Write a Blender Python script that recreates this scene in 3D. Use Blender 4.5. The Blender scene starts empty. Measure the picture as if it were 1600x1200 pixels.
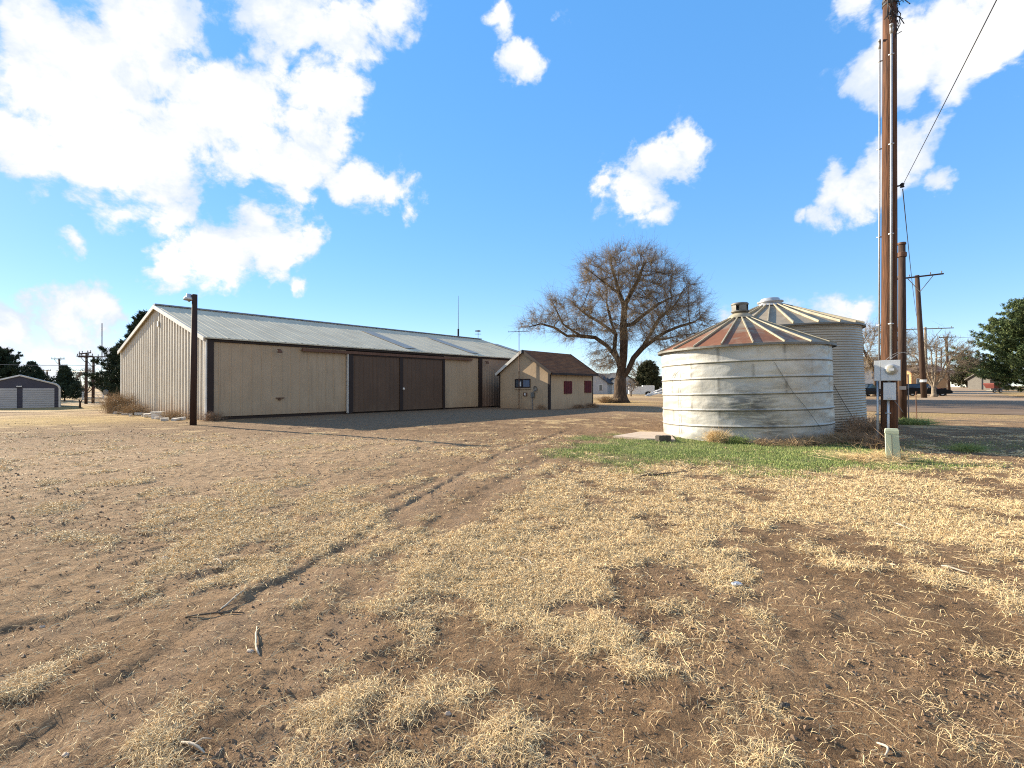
import bpy, math, random
import numpy as np
from mathutils import Vector, Matrix, Quaternion
random.seed(7)
rng = np.random.default_rng(11)
C = bpy.context.scene.collection
sc = bpy.context.scene
R = math.radians
F, CX, HY, EYE = 780.0, 800.0, 604.0, 1.6      # survey of the place: focal length, centre, eye-level row, eye height

def gz(x, y):
    """terrain height: the lots to the west sag a little, the street to the east climbs"""
    x = np.asarray(x, float); y = np.asarray(y, float)
    ss = lambda a, b, v: (lambda t: t * t * (3 - 2 * t))(np.clip((v - a) / (b - a), 0, 1))
    al = (x + 14.4) * .6396 + (y - 23.5) * .7687; ac = (x + 14.4) * .7687 - (y - 23.5) * .6396
    right = (0.45 * ss(31, 43, al) + 1.25 * ss(60, 170, al)) * ss(7, 13, ac)
    left = -0.55 * ss(22, 36, -x) * ss(27, 46, y)
    return right + left
def at(px, py, zg=0.0):
    Y = (EYE - zg) * F / (py - HY)
    return Vector(((px - CX) / F * Y, Y, zg))
def atg(px, py):
    z = 0.0
    for _ in range(40):
        q = at(px, py, z); z = .5 * z + .5 * float(gz(q.x, q.y))
    return at(px, py, z)
def XX(px, Y): return (px - CX) / F * Y
def ZZ(py, Y): return EYE + (HY - py) / F * Y
def G(px, Y):
    x = XX(px, Y); return Vector((x, Y, float(gz(x, Y))))

# ------------------------------------------------------------------ noise in numpy
def _h(ix, iy, s):
    n = (ix.astype(np.int64) * 374761393 + iy.astype(np.int64) * 668265263 + s * 1274126177) & 0xffffffff
    n = ((n ^ (n >> 13)) * 1274126177) & 0xffffffff
    return ((n ^ (n >> 16)) & 0xffff) / 65535.0
def vnoise(x, y, s=0):
    ix = np.floor(x); iy = np.floor(y); fx = x - ix; fy = y - iy
    ux = fx * fx * fx * (fx * (fx * 6 - 15) + 10); uy = fy * fy * fy * (fy * (fy * 6 - 15) + 10)
    a = _h(ix, iy, s); b = _h(ix + 1, iy, s); c = _h(ix, iy + 1, s); d = _h(ix + 1, iy + 1, s)
    return (a * (1 - ux) + b * ux) * (1 - uy) + (c * (1 - ux) + d * ux) * uy
def fbm(x, y, o=4, s=0):
    t = np.zeros_like(x, dtype=float); a = 0.5; n = 0
    for i in range(o):
        ca, sa = math.cos(0.7 * i), math.sin(0.7 * i)
        t += a * vnoise((x * ca - y * sa) * 2 ** i, (x * sa + y * ca) * 2 ** i, s + i * 17); n += a; a *= 0.5
    return t / n
def sstep(a, b, v):
    t = np.clip((v - a) / (b - a), 0, 1); return t * t * (3 - 2 * t)

# ------------------------------------------------------------------ materials
class NT:
    def __init__(s, name):
        s.m = bpy.data.materials.new(name); s.m.use_nodes = True
        s.t = s.m.node_tree; s.n = s.t.nodes; s.l = s.t.links
        s.b = s.n['Principled BSDF']
    def node(s, k, **kw):
        n = s.n.new(k)
        for a, v in kw.items(): setattr(n, a, v)
        return n
    def put(s, sock, v):
        if isinstance(v, bpy.types.NodeSocket): s.l.new(v, sock)
        elif isinstance(v, (tuple, list)) and len(v) == 3 and sock.type == 'RGBA': sock.default_value = (*v, 1)
        else: sock.default_value = v
    def pos(s, obj=False):
        return s.node('ShaderNodeTexCoord').outputs['Object'] if obj else s.node('ShaderNodeNewGeometry').outputs['Position']
    def mapped(s, v, sc):
        m = s.node('ShaderNodeMapping'); s.l.new(v, m.inputs['Vector']); m.inputs['Scale'].default_value = sc; return m.outputs[0]
    def noise(s, v, scale, detail=4, rough=0.55, dist=0):
        n = s.node('ShaderNodeTexNoise'); s.l.new(v, n.inputs['Vector'])
        n.inputs['Scale'].default_value = scale; n.inputs['Detail'].default_value = detail
        n.inputs['Roughness'].default_value = rough; n.inputs['Distortion'].default_value = dist
        return n.outputs['Fac']
    def rng(s, v, a, b, c=0., d=1., smooth=True):
        n = s.node('ShaderNodeMapRange'); 
        if smooth: n.interpolation_type = 'SMOOTHSTEP'
        s.put(n.inputs[0], v)
        for i, q in enumerate((a, b, c, d)): n.inputs[i + 1].default_value = q
        return n.outputs[0]
    def math(s, op, a, b=0.0, c=0.0):
        n = s.node('ShaderNodeMath', operation=op); s.put(n.inputs[0], a); s.put(n.inputs[1], b); s.put(n.inputs[2], c); return n.outputs[0]
    def mix(s, f, a, b):
        n = s.node('ShaderNodeMix', data_type='RGBA'); s.put(n.inputs[0], f); s.put(n.inputs[6], a); s.put(n.inputs[7], b); return n.outputs[2]
    def attr(s, name):
        return s.node('ShaderNodeAttribute', attribute_name=name).outputs['Fac']
    def bump(s, h, strength=0.5, dist=0.01):
        n = s.node('ShaderNodeBump'); s.put(n.inputs['Height'], h); n.inputs['Strength'].default_value = strength; n.inputs['Distance'].default_value = dist
        s.l.new(n.outputs[0], s.b.inputs['Normal'])
    def out(s, col, rough=0.8, metal=0.0, spec=0.3):
        s.put(s.b.inputs['Base Color'], col); s.put(s.b.inputs['Roughness'], rough); s.put(s.b.inputs['Metallic'], metal)
        s.b.inputs['Specular IOR Level'].default_value = spec
        return s.m
def mat(name, c1, c2=None, scale=3.0, rough=0.8, metal=0.0, spec=0.3, stretch=(1, 1, 1), bump=0, bscale=40, bdist=.01):
    t = NT(name); p = t.pos(); c2 = c2 or tuple(x * 0.75 for x in c1)
    v = t.mapped(p, stretch)
    n1 = t.noise(v, scale, 5, 0.6); n2 = t.noise(p, scale * 9, 3)
    f = t.math('ADD', t.math('MULTIPLY', n1, .75), t.math('MULTIPLY', n2, .25))
    col = t.mix(t.rng(f, .35, .65), c1, c2)
    if bump: t.bump(t.noise(v, bscale, 4), bump, bdist)
    return t.out(col, rough, metal, spec)
def mat_stained(name, base, alt, stain, lo=0.0, hi=1.6, rough=.5, metal=0.0, spec=.4, streak=True, amount=.8):
    """painted sheet: faint panel variation, vertical streaks and splashed dirt with an irregular upper edge"""
    t = NT(name); p = t.pos()
    n = t.noise(p, .9, 5, .6); st = t.noise(t.mapped(p, (7, 7, .35)), 1.0, 5, .65)
    col = t.mix(t.rng(n, .3, .7), base, alt)
    col = t.mix(t.rng(st, .50, .75, 0, .6), col, tuple(x * .58 for x in base))
    z = t.node('ShaderNodeSeparateXYZ'); t.l.new(p, z.inputs[0])
    e = t.math('ADD', z.outputs[2], t.math('MULTIPLY', t.math('SUBTRACT', t.noise(t.mapped(p, (2.2, 2.2, .8)), 1.0, 6, .7), .5), 2.6))
    d = t.rng(e, lo, hi, amount, 0)
    col = t.mix(d, col, stain)
    t.bump(t.noise(p, 1.6, 4), .35, .05)
    return t.out(col, rough, metal, spec)

M = {}
M['soil'] = None
M['barn_tan'] = mat_stained('barn tan steel', (.57, .51, .41), (.51, .45, .355), (.38, .265, .17), .0, 1.2, .5, amount=.75)
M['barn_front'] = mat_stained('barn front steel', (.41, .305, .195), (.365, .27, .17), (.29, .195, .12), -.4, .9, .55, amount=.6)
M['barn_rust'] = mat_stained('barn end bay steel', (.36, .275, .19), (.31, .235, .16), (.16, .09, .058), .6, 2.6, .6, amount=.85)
M['brown_door'] = mat_stained('brown door steel', (.108, .062, .035), (.088, .050, .028), (.15, .097, .058), -.6, .7, .6, amount=.6)
M['dark_trim'] = mat('dark brown trim', (.030, .018, .014), (.022, .013, .010), 2, .6)
M['white_trim'] = mat('pale trim', (.66, .63, .57), (.55, .52, .46), 2, .5)
t = NT('pale roof steel'); p = t.pos(); n = t.noise(t.mapped(p, (.7, .7, .7)), 1.0, 6, .65)
M['barn_roof'] = t.out(t.mix(t.rng(n, .35, .68), (.58, .52, .385), (.48, .43, .32)), .75, 0, .08)
M['skylight'] = mat('clouded skylight panel', (.30, .28, .235), (.25, .235, .20), 2, .45)
M['ridge'] = mat('ridge cap', (.20, .22, .27), (.16, .18, .22), 2, .4, .4)
M['stucco'] = mat_stained('tan stucco', (.47, .345, .22), (.41, .30, .19), (.31, .195, .117), -.7, .9, .9, spec=.15, amount=.7)
t = NT('brown shingles'); p = t.pos(); br = t.node('ShaderNodeTexBrick'); 
M['white'] = mat('white paint', (.78, .77, .73), (.68, .67, .63), 2, .6)
M['rail'] = mat('rusty rail', (.15, .075, .045), (.10, .05, .03), 6, .7)
M['black'] = mat('black rubber', (.018, .018, .02), (.028, .028, .03), 6, .7)
M['glass'] = mat('dark window glass', (.03, .045, .065), (.05, .07, .09), 5, .08, spec=.8)
M['glass_blue'] = mat('curtained window pane', (.16, .20, .27), (.11, .14, .19), 30, .15, spec=.7)
M['maroon'] = mat('maroon boarding', (.115, .014, .014), (.085, .01, .012), 4, .75)
M['gal'] = mat('galvanised steel', (.52, .53, .53), (.42, .43, .44), 5, .42, .45, .5)
M['gal_dark'] = mat('weathered galvanised steel', (.21, .205, .185), (.14, .137, .122), 5, .55, .35, .35)
M['box_grey'] = mat('grey enamel', (.60, .62, .63), (.53, .55, .56), 3, .45)
M['dial'] = mat('meter glass and dial', (.40, .38, .31), (.26, .25, .21), 24, .25, spec=.5)
M['pedestal'] = mat('pale green enamel', (.50, .54, .38), (.43, .47, .32), 5, .55, stretch=(1, 1, .3))
M['wood_pole'] = mat('creosoted pole wood', (.135, .058, .026), (.045, .020, .011), 9, .85, stretch=(2.2, 2.2, .14), bump=.9, bscale=14, bdist=.02)
M['wood_dark'] = mat('old dark pole wood', (.085, .05, .034), (.035, .021, .015), 9, .85, stretch=(2.2, 2.2, .14), bump=.8, bscale=14, bdist=.02)
M['lamp_post'] = mat('dark lamp post wood', (.052, .026, .018), (.03, .016, .012), 8, .8, stretch=(2, 2, .15), bump=.6, bscale=14)
M['cable'] = mat('cable', (.03, .03, .035), (.05, .05, .055), 4, .6)
M['cable_grey'] = mat('grey cable', (.16, .16, .17), (.22, .22, .22), 4, .6)
M['bark'] = mat('cottonwood bark', (.105, .071, .048), (.040, .027, .019), 3.2, .95, stretch=(2.5, 2.5, .5), bump=1, bscale=5, bdist=.08)
M['twig'] = mat('bare twigs', (.33, .25, .155), (.19, .142, .09), .8, .9)
M['twig_pale'] = mat('pale bare twigs', (.235, .185, .13), (.15, .118, .082), .8, .9)
M['bark_pale'] = mat('pale bark', (.30, .25, .19), (.16, .125, .09), 3, .9)
def leafmat(name, a, b):
    t = NT(name); p = t.pos()
    n = t.noise(p, .9, 3); r = t.attr('tint')
    col = t.mix(r, a, b)
    col = t.mix(t.rng(n, .35, .65, 0, .4), col, tuple(.6 * q for q in a))
    return t.out(col, .75, 0, .2)
M['needle'] = leafmat('dark pine needles', (.022, .036, .022), (.060, .085, .042))
M['needle_green'] = leafmat('juniper foliage', (.055, .092, .036), (.20, .225, .085))
M['needle_olive'] = leafmat('olive juniper foliage', (.040, .048, .020), (.11, .10, .042))
M['straw'] = leafmat('dry straw', (.92, .71, .39), (.42, .285, .145)); 
M['green_blade'] = leafmat('green grass', (.175, .265, .070), (.44, .43, .17))
M['weed'] = leafmat('dry weed stems', (.47, .335, .19), (.23, .155, .095))
M['brush'] = leafmat('dead brush stems', (.40, .26, .155), (.19, .125, .08))
M['concrete'] = mat('broken concrete', (.62, .58, .52), (.45, .40, .34), 6, .9, bump=.5)
M['slab'] = mat('old concrete slab', (.50, .40, .31), (.42, .33, .25), 3, .9, bump=.3)
M['cinder'] = mat('cinder block', (.10, .085, .07), (.07, .06, .05), 9, .95, bump=.6)
M['garage'] = mat('slate blue siding', (.055, .055, .078), (.045, .045, .066), 3, .6)
M['garage_door'] = mat('white garage door', (.40, .40, .40), (.36, .36, .37), 2, .6)
M['house_white'] = mat('white siding', (.66, .66, .64), (.56, .56, .55), 2, .7)
M['house_grey'] = mat('grey siding', (.36, .37, .38), (.30, .31, .32), 2, .7)
M['roof_grey'] = mat('grey shingle', (.16, .15, .13), (.12, .11, .10), 6, .9)
M['roof_dark'] = mat('dark shingle', (.05, .05, .055), (.04, .04, .045), 6, .9)
M['roof_brown'] = mat('brown roof', (.20, .13, .11), (.15, .10, .085), 6, .9)
M['house_orange'] = mat('orange tan siding', (.48, .28, .14), (.42, .24, .12), 2, .8)
M['shed_green'] = mat('pale green steel', (.50, .54, .50), (.42, .46, .43), 2, .6)
M['car_black'] = mat('black car paint', (.010, .010, .011), (.013, .013, .014), 2, .5, spec=.2)
M['car_blue'] = mat('near black car paint', (.009, .009, .010), (.012, .012, .013), 2, .6, spec=.12)
M['red_lamp'] = mat('red tail lamp', (.45, .02, .02), (.38, .015, .015), 2, .3)
M['alloy'] = mat('alloy wheel', (.60, .60, .60), (.5, .5, .5), 4, .35, .3)
M['rust_barrel'] = mat('rusty barrel', (.17, .06, .045), (.11, .045, .035), 6, .8)
M['red_wagon'] = mat('faded red paint', (.17, .04, .032), (.12, .032, .026), 3, .7)
M['yellow'] = mat('yellow cloth', (.65, .36, .04), (.5, .28, .04), 5, .8)
M['litter'] = mat('white plastic', (.75, .77, .80), (.6, .63, .66), 20, .4)
M['stick_pale'] = mat('bleached stick', (.55, .47, .36), (.38, .31, .22), 14, .8, stretch=(1, 1, 1))
M['stick_dark'] = mat('dark stick', (.13, .095, .065), (.08, .06, .042), 14, .85)
# shingles
t = NT('worn brown shingles'); p = t.pos()
nn = t.noise(p, 1.3, 5, .65); n2 = t.noise(t.mapped(p, (9, 9, 14)), 1.0, 3)
wv = t.node('ShaderNodeTexWave', wave_type='BANDS', bands_direction='Z'); t.l.new(p, wv.inputs['Vector']); wv.inputs['Scale'].default_value = 2.6; wv.inputs['Distortion'].default_value = .6; wv.inputs['Detail'].default_value = 2
col = t.mix(t.rng(nn, .35, .65), (.24, .11, .052), (.145, .07, .038)); col = t.mix(t.rng(n2, .45, .7, 0, .55), col, (.075, .038, .026))
col = t.mix(t.rng(wv.outputs['Fac'], .0, .3, .5, 0), col, (.05, .026, .018))
t.bump(t.math('ADD', wv.outputs['Fac'], n2), .6, .03); M['shingle'] = t.out(col, .95, 0, .1)
# near bin steel: weathered pale sheet with bare-metal rub marks
t = NT('weathered pale bin steel'); p = t.pos(True)
n = t.noise(p, 1.1, 5, .6); blot = t.noise(t.mapped(p, (1, 1, 2.2)), 1.6, 5, .65, .6); fine = t.noise(p, 22, 4, .6)
col = t.mix(t.rng(n, .3, .7), (.52, .50, .44), (.42, .405, .36))
col = t.mix(t.rng(fine, .55, .8, 0, .3), col, (.40, .38, .33))
sxyz = t.node('ShaderNodeSeparateXYZ'); t.l.new(p, sxyz.inputs[0])
arcn = t.noise(t.mapped(p, (1.0, 1.0, 7.0)), 1.3, 6, .7, 1.6)
scuff = t.attr('scuff')
sm = t.math('MULTIPLY', scuff, t.rng(t.math('ADD', t.math('MULTIPLY', arcn, .95), t.math('MULTIPLY', blot, .45)), .50, .80))
col = t.mix(sm, col, (.105, .105, .10))
base = t.rng(t.math('ADD', sxyz.outputs[2], t.math('MULTIPLY', blot, .8)), .3, .95, .6, 0)
col = t.mix(base, col, (.33, .34, .33))
rs = t.noise(t.mapped(p, (6, 6, .5)), 1.0, 5, .7)
col = t.mix(t.rng(rs, .58, .8, 0, .55), col, (.34, .27, .19))
hz = t.noise(t.mapped(p, (.8, .8, 9)), 1.0, 6, .7)
col = t.mix(t.rng(hz, .54, .76, 0, .5), col, (.25, .245, .225))
col = t.mix(t.attr('seam_shade'), col, (.09, .085, .07))
t.bump(t.math('ADD', t.noise(p, 3.0, 4), t.math('MULTIPLY', fine, .12)), .35, .05)
M['bin_steel'] = t.out(col, t.rng(blot, .3, .7, .55, .36), .22, .4)
t = NT('corrugated bin steel'); p = t.pos(True); n = t.noise(p, .8, 5, .6); rs = t.noise(t.mapped(p, (5, 5, .3)), 1.0, 5, .7)
col = t.mix(t.rng(n, .3, .7), (.40, .36, .29), (.33, .30, .245)); col = t.mix(t.rng(rs, .6, .8, 0, .4), col, (.33, .25, .18))
M['bin_corr'] = t.out(col, .45, .35, .4)
def binroof(name, rusty):
    t = NT(name); p = t.pos(True); n = t.noise(p, 2.2, 6, .7, .4); r = t.attr('rust')
    f = t.rng(t.math('ADD', t.math('MULTIPLY', r, 1.0), n), .86, 1.18)
    col = t.mix(t.rng(t.noise(p, 3, 4), .3, .7), (.36, .295, .205), (.27, .22, .155))
    ru = t.mix(t.noise(p, 5, 5), (.26, .105, .042), (.155, .062, .028))
    if rusty: col = t.mix(f, col, ru)
    return t.out(col, .6, t.rng(f, 0, 1, .4, .05) if rusty else .4, .35)
M['bin_roof'] = binroof('rusted bin roof', True); M['bin_roof_far'] = binroof('weathered bin roof', False)
M['bin_rib'] = mat('bin roof rib', (.40, .355, .255), (.27, .24, .175), 4, .6, .0)

# ------------------------------------------------------------------ mesh helpers
ROOT = {}
class MB:
    def __init__(s): s.v = []; s.f = []; s.at = None
    def add(s, vs, fs):
        o = len(s.v); s.v += [tuple(q) for q in vs]; s.f += [tuple(i + o for i in f) for f in fs]; return s
    def fbox(s, fr, lo, hi):
        o, u, w = fr; z = Vector((0, 0, 1))
        pts = [o + u * a + w * b + z * c for c in (lo[2], hi[2]) for a, b in ((lo[0], lo[1]), (hi[0], lo[1]), (hi[0], hi[1]), (lo[0], hi[1]))]
        return s.add(pts, [(3, 2, 1, 0), (4, 5, 6, 7), (0, 1, 5, 4), (1, 2, 6, 5), (2, 3, 7, 6), (3, 0, 4, 7)])
    def box(s, c, sz):
        c = Vector(c); return s.fbox((c, Vector((1, 0, 0)), Vector((0, 1, 0))), (-sz[0] / 2, -sz[1] / 2, -sz[2] / 2), (sz[0] / 2, sz[1] / 2, sz[2] / 2))
    def beam(s, a, b, w, h, up=(0, 0, 1)):
        a = Vector(a); b = Vector(b); d = (b - a).normalized(); r = d.cross(Vector(up)).normalized(); u = r.cross(d)
        pts = [q + r * (x * w / 2) + u * (y * h / 2) for q in (a, b) for x, y in ((-1, -1), (1, -1), (1, 1), (-1, 1))]
        return s.add(pts, [(3, 2, 1, 0), (4, 5, 6, 7), (0, 1, 5, 4), (1, 2, 6, 5), (2, 3, 7, 6), (3, 0, 4, 7)])
    def prism(s, poly, off):
        n = len(poly); off = Vector(off); pts = [Vector(q) for q in poly] + [Vector(q) + off for q in poly]
        return s.add(pts, [tuple(range(n))[::-1], tuple(range(n, 2 * n))] + [(i, (i + 1) % n, n + (i + 1) % n, n + i) for i in range(n)])
    def tube(s, pts, rad, n=8, cap=True):
        pts = [Vector(q) for q in pts]; m = len(pts)
        if not isinstance(rad, (list, tuple)): rad = [rad] * m
        d0 = (pts[1] - pts[0]).normalized()
        r = d0.orthogonal().normalized(); vs = []
        for i in range(m):
            d = (pts[min(i + 1, m - 1)] - pts[max(i - 1, 0)]).normalized()
            r = (r - d * r.dot(d)); r = r.normalized() if r.length > 1e-6 else d.orthogonal().normalized(); q = d.cross(r)
            for k in range(n):
                a = 2 * math.pi * k / n; vs.append(pts[i] + (r * math.cos(a) + q * math.sin(a)) * rad[i])
        fs = [(i * n + k, i * n + (k + 1) % n, (i + 1) * n + (k + 1) % n, (i + 1) * n + k) for i in range(m - 1) for k in range(n)]
        if cap: fs += [tuple(range(n))[::-1], tuple(range((m - 1) * n, m * n))]
        return s.add(vs, fs)
    def lathe(s, prof, n=32, c=(0, 0, 0)):
        c = Vector(c); vs = [(c.x + r * math.cos(2 * math.pi * k / n), c.y + r * math.sin(2 * math.pi * k / n), c.z + z) for r, z in prof for k in range(n)]
        fs = [(i * n + k, i * n + (k + 1) % n, (i + 1) * n + (k + 1) % n, (i + 1) * n + k) for i in range(len(prof) - 1) for k in range(n)]
        return s.add(vs, fs)
    def blob(s, c, rad, seed=0, amp=.3, n=10, m=7):
        c = Vector(c); rr = random.Random(seed); vs = []; fs = []
        ph = [rr.uniform(0, 6) for _ in range(6)]
        for i in range(m + 1):
            th = math.pi * i / m
            for k in range(n):
                a = 2 * math.pi * k / n
                q = 1 + amp * (math.sin(2 * a + ph[0]) * .4 + math.sin(3 * th + ph[1]) * .3 + math.sin(5 * a + 2 * th + ph[2]) * .3 + rr.uniform(-.4, .4) * (0 < i < m))
                vs.append(c + Vector((math.sin(th) * math.cos(a) * rad[0], math.sin(th) * math.sin(a) * rad[1], math.cos(th) * rad[2])) * q)
        for i in range(m):
            for k in range(n): fs.append((i * n + k, (i + 1) * n + k, (i + 1) * n + (k + 1) % n, i * n + (k + 1) % n))
        return s.add(vs, fs)
    def build(s, name, m, parent=None, smooth=False, loc=None):
        base = Vector(loc) if loc is not None else Vector((0, 0, 0))
        if parent is not None: base = ROOT[parent.name]
        me = bpy.data.meshes.new(name)
        me.from_pydata([(q[0] - base.x, q[1] - base.y, q[2] - base.z) for q in s.v], [], s.f); me.validate()
        o = bpy.data.objects.new(name, me); C.objects.link(o)
        me.materials.append(m)
        if smooth: me.polygons.foreach_set('use_smooth', [True] * len(me.polygons))
        if parent is not None: o.parent = parent
        else: o.location = base
        ROOT[o.name] = base
        return o
def npmesh(name, V, Fq, m, parent=None, tint=None, smooth=False, loc=None, attrs=None):
    """mesh from numpy arrays; Fq is (n,3) or (n,4)"""
    base = Vector(loc) if loc is not None else Vector((0, 0, 0))
    if parent is not None: base = ROOT[parent.name]
    V = np.asarray(V, np.float32) - np.array(base, np.float32)
    k = Fq.shape[1]; me = bpy.data.meshes.new(name)
    me.vertices.add(len(V)); me.vertices.foreach_set('co', V.ravel())
    me.loops.add(Fq.size); me.loops.foreach_set('vertex_index', Fq.ravel().astype(np.int32))
    me.polygons.add(len(Fq)); me.polygons.foreach_set('loop_start', np.arange(0, Fq.size, k, dtype=np.int32))
    me.polygons.foreach_set('use_smooth', np.full(len(Fq), smooth))
    me.update(calc_edges=True)
    for nm, a in ((attrs or {}) | ({'tint': tint} if tint is not None else {})).items():
        at_ = me.attributes.new(nm, 'FLOAT', 'POINT'); at_.data.foreach_set('value', np.asarray(a, np.float32))
    me.materials.append(m)
    o = bpy.data.objects.new(name, me); C.objects.link(o)
    if parent is not None: o.parent = parent
    else: o.location = base
    ROOT[o.name] = base
    return o
def tag(o, label, cat, group=None):
    o['label'] = label; o['category'] = cat
    if group: o['group'] = group
    return o
def thing(name, label, cat, loc, group=None):
    o = bpy.data.objects.new(name, None); C.objects.link(o); o.location = loc; o.empty_display_size = .3
    ROOT[o.name] = Vector(loc); return tag(o, label, cat, group)
def kind(o, k): o['kind'] = k; return o

# ------------------------------------------------------------------ camera, sun, sky
cam = bpy.data.cameras.new('camera'); co = bpy.data.objects.new('camera', cam); C.objects.link(co)
cam.sensor_width = 36; cam.lens = 36 * F / 1600; cam.clip_end = 8000; cam.clip_start = .05
co.location = (0, 0, EYE); co.rotation_euler = (R(90) + math.atan(4 / F), 0, 0); sc.camera = co
EL, AZ = R(20.5), math.atan2(-.865, .50)          # the sun stands low, west-north-west of the barn
sd = Vector((math.sin(AZ) * math.cos(EL), math.cos(AZ) * math.cos(EL), math.sin(EL)))
sl = bpy.data.lights.new('sun', 'SUN'); sl.energy = 5.0; sl.angle = R(.55); sl.color = (1, .875, .68)
so = bpy.data.objects.new('sun', sl); C.objects.link(so); so.rotation_euler = (-sd).to_track_quat('-Z', 'Y').to_euler(); so.location = (-40, 20, 30)

w = bpy.data.worlds.new('World'); sc.world = w; w.use_nodes = True
wt = w.node_tree; wt.nodes.clear()
def wn(k, **kw):
    n = wt.nodes.new(k)
    for a, v in kw.items(): setattr(n, a, v)
    return n
def wl(a, b): wt.links.new(a, b)
sky = wn('ShaderNodeTexSky', sky_type='NISHITA'); sky.sun_disc = False; sky.sun_elevation = EL; sky.sun_rotation = AZ
sky.altitude = 1400; sky.air_density = .8; sky.dust_density = .08; sky.ozone_density = 2.5
gm = wn('ShaderNodeGamma'); gm.inputs['Gamma'].default_value = .31; wl(sky.outputs[0], gm.inputs['Color'])      # evens out the steep horizon glow
hs = wn('ShaderNodeHueSaturation'); hs.inputs['Saturation'].default_value = 2.5; hs.inputs['Hue'].default_value = .510; hs.inputs['Value'].default_value = 1.92; wl(gm.outputs[0], hs.inputs['Color'])
tc = wn('ShaderNodeTexCoord'); nrm = wn('ShaderNodeVectorMath', operation='NORMALIZE'); wl(tc.outputs['Generated'], nrm.inputs[0]); DV0 = nrm.outputs[0]
def warp(vec, scale, amt):
    n = wn('ShaderNodeTexNoise'); wl(DV0, n.inputs['Vector']); n.inputs['Scale'].default_value = scale; n.inputs['Detail'].default_value = 5; n.inputs['Roughness'].default_value = .6
    a = wn('ShaderNodeVectorMath', operation='SUBTRACT'); wl(n.outputs['Color'], a.inputs[0]); a.inputs[1].default_value = (.5, .5, .5)
    b = wn('ShaderNodeVectorMath', operation='SCALE'); wl(a.outputs[0], b.inputs[0]); b.inputs['Scale'].default_value = amt
    c = wn('ShaderNodeVectorMath', operation='ADD'); wl(vec, c.inputs[0]); wl(b.outputs[0], c.inputs[1]); return c.outputs[0]
DV = warp(warp(DV0, 5.0, .13), 14.0, .06)
def wmath(op, a, b=0.0):
    n = wn('ShaderNodeMath', operation=op)
    for i, q in enumerate((a, b)):
        if isinstance(q, float): n.inputs[i].default_value = q
        else: wl(q, n.inputs[i])
    return n.outputs[0]
def wrange(v, a, b, c=0., d=1.):
    n = wn('ShaderNodeMapRange', interpolation_type='SMOOTHSTEP'); wl(v, n.inputs[0])
    for i, q in enumerate((a, b, c, d)): n.inputs[i + 1].default_value = q
    return n.outputs[0]
clouds = [(130,130,190,1),(230,50,150,1),(40,230,120,1),(250,210,150,1),(340,160,120,1),(150,250,110,1),(450,30,120,.9),(540,50,110,.9),(520,150,90,.9),(600,20,80,.8),
 (500,220,75,.9),(440,270,85,.85),(380,250,80,.9),(545,285,62,.8),(610,290,55,.75),(640,315,45,.6),(285,320,60,.75),(255,350,45,.65),(335,405,75,.95),(415,385,85,1),(455,375,55,.9),(265,420,55,.8),
 (470,450,26,.6),(20,525,75,.9),(110,505,70,.75),(175,490,50,.8),(60,580,70,.7),(150,550,70,.6),(120,390,34,.6),(115,360,22,.5),(786,30,46,.9),(818,85,46,.95),
 (1030,262,66,1),(1065,230,44,.9),(1000,310,60,1),(1022,352,44,.9),(960,288,40,.8),(1085,350,16,.5),
 (1420,90,90,1),(1500,60,115,1),(1590,40,110,.95),(1365,115,60,.85),(1330,5,60,.8),(1490,140,44,.6),(1340,290,70,1),(1405,258,80,1),(1440,232,56,.95),(1490,265,48,.8),(1305,325,48,.85),(1260,325,24,.6),(1410,330,40,.5),
 (1290,480,66,.8),(1335,475,56,.85),(1150,488,26,.6),(870,20,22,.5),(1590,150,34,.4),(200,330,60,.7)]
field = None
for px, py, r, wt_ in clouds:
    d = Vector(((px - CX), F, (HY - py))); k = F * F / d.length_squared; d.normalize()
    dn = wn('ShaderNodeVectorMath', operation='DISTANCE'); wl(DV, dn.inputs[0]); dn.inputs[1].default_value = d
    rr = r / F * (k ** .75)
    q = wrange(dn.outputs['Value'], rr * .05, rr * 1.45, float(wt_), 0.0)
    field = q if field is None else wmath('MAXIMUM', field, q)
sep = wn('ShaderNodeSeparateXYZ'); wl(DV, sep.inputs[0])
back = wrange(wmath('MULTIPLY', sep.outputs[1], -1.0), .05, .45)                     # unseen cumulus added behind the camera as neutral fill light
def wnoise(scale, det, rough, dist, off=(0, 0, 0)):
    m = wn('ShaderNodeMapping'); wl(DV0, m.inputs['Vector']); m.inputs['Location'].default_value = off; m.inputs['Scale'].default_value = (1, 1, 1.35)
    n = wn('ShaderNodeTexNoise'); wl(m.outputs[0], n.inputs['Vector']); n.inputs['Scale'].default_value = scale; n.inputs['Detail'].default_value = det
    n.inputs['Roughness'].default_value = rough; n.inputs['Distortion'].default_value = dist; return n.outputs['Fac']
bk = wmath('MULTIPLY', back, wrange(wnoise(2.1, 3, .5, .3, (1, 4, 2)), .36, .56)); bk = wmath('MULTIPLY', bk, wrange(sep.outputs[2], -.02, .12)); field = wmath('MAXIMUM', field, bk)
n1 = wnoise(7.0, 10, .67, .25); n2 = wnoise(3.2, 5, .55, .2, (3, 1, 2))
def wvor(scale):
    n = wn('ShaderNodeTexVoronoi', feature='F1'); wl(DV, n.inputs['Vector']); n.inputs['Scale'].default_value = scale; return wmath('SUBTRACT', .42, n.outputs['Distance'])
billow = wmath('ADD', wmath('MULTIPLY', wvor(15.0), .42), wmath('MULTIPLY', wvor(36.0), .26))
f = wmath('ADD', wmath('ADD', wmath('MULTIPLY', field, 1.0), billow), wmath('ADD', wmath('MULTIPLY', wmath('SUBTRACT', n1, .5), 1.9), wmath('MULTIPLY', wmath('SUBTRACT', n2, .5), .45)))
gate = wrange(field, .03, .30)
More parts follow.
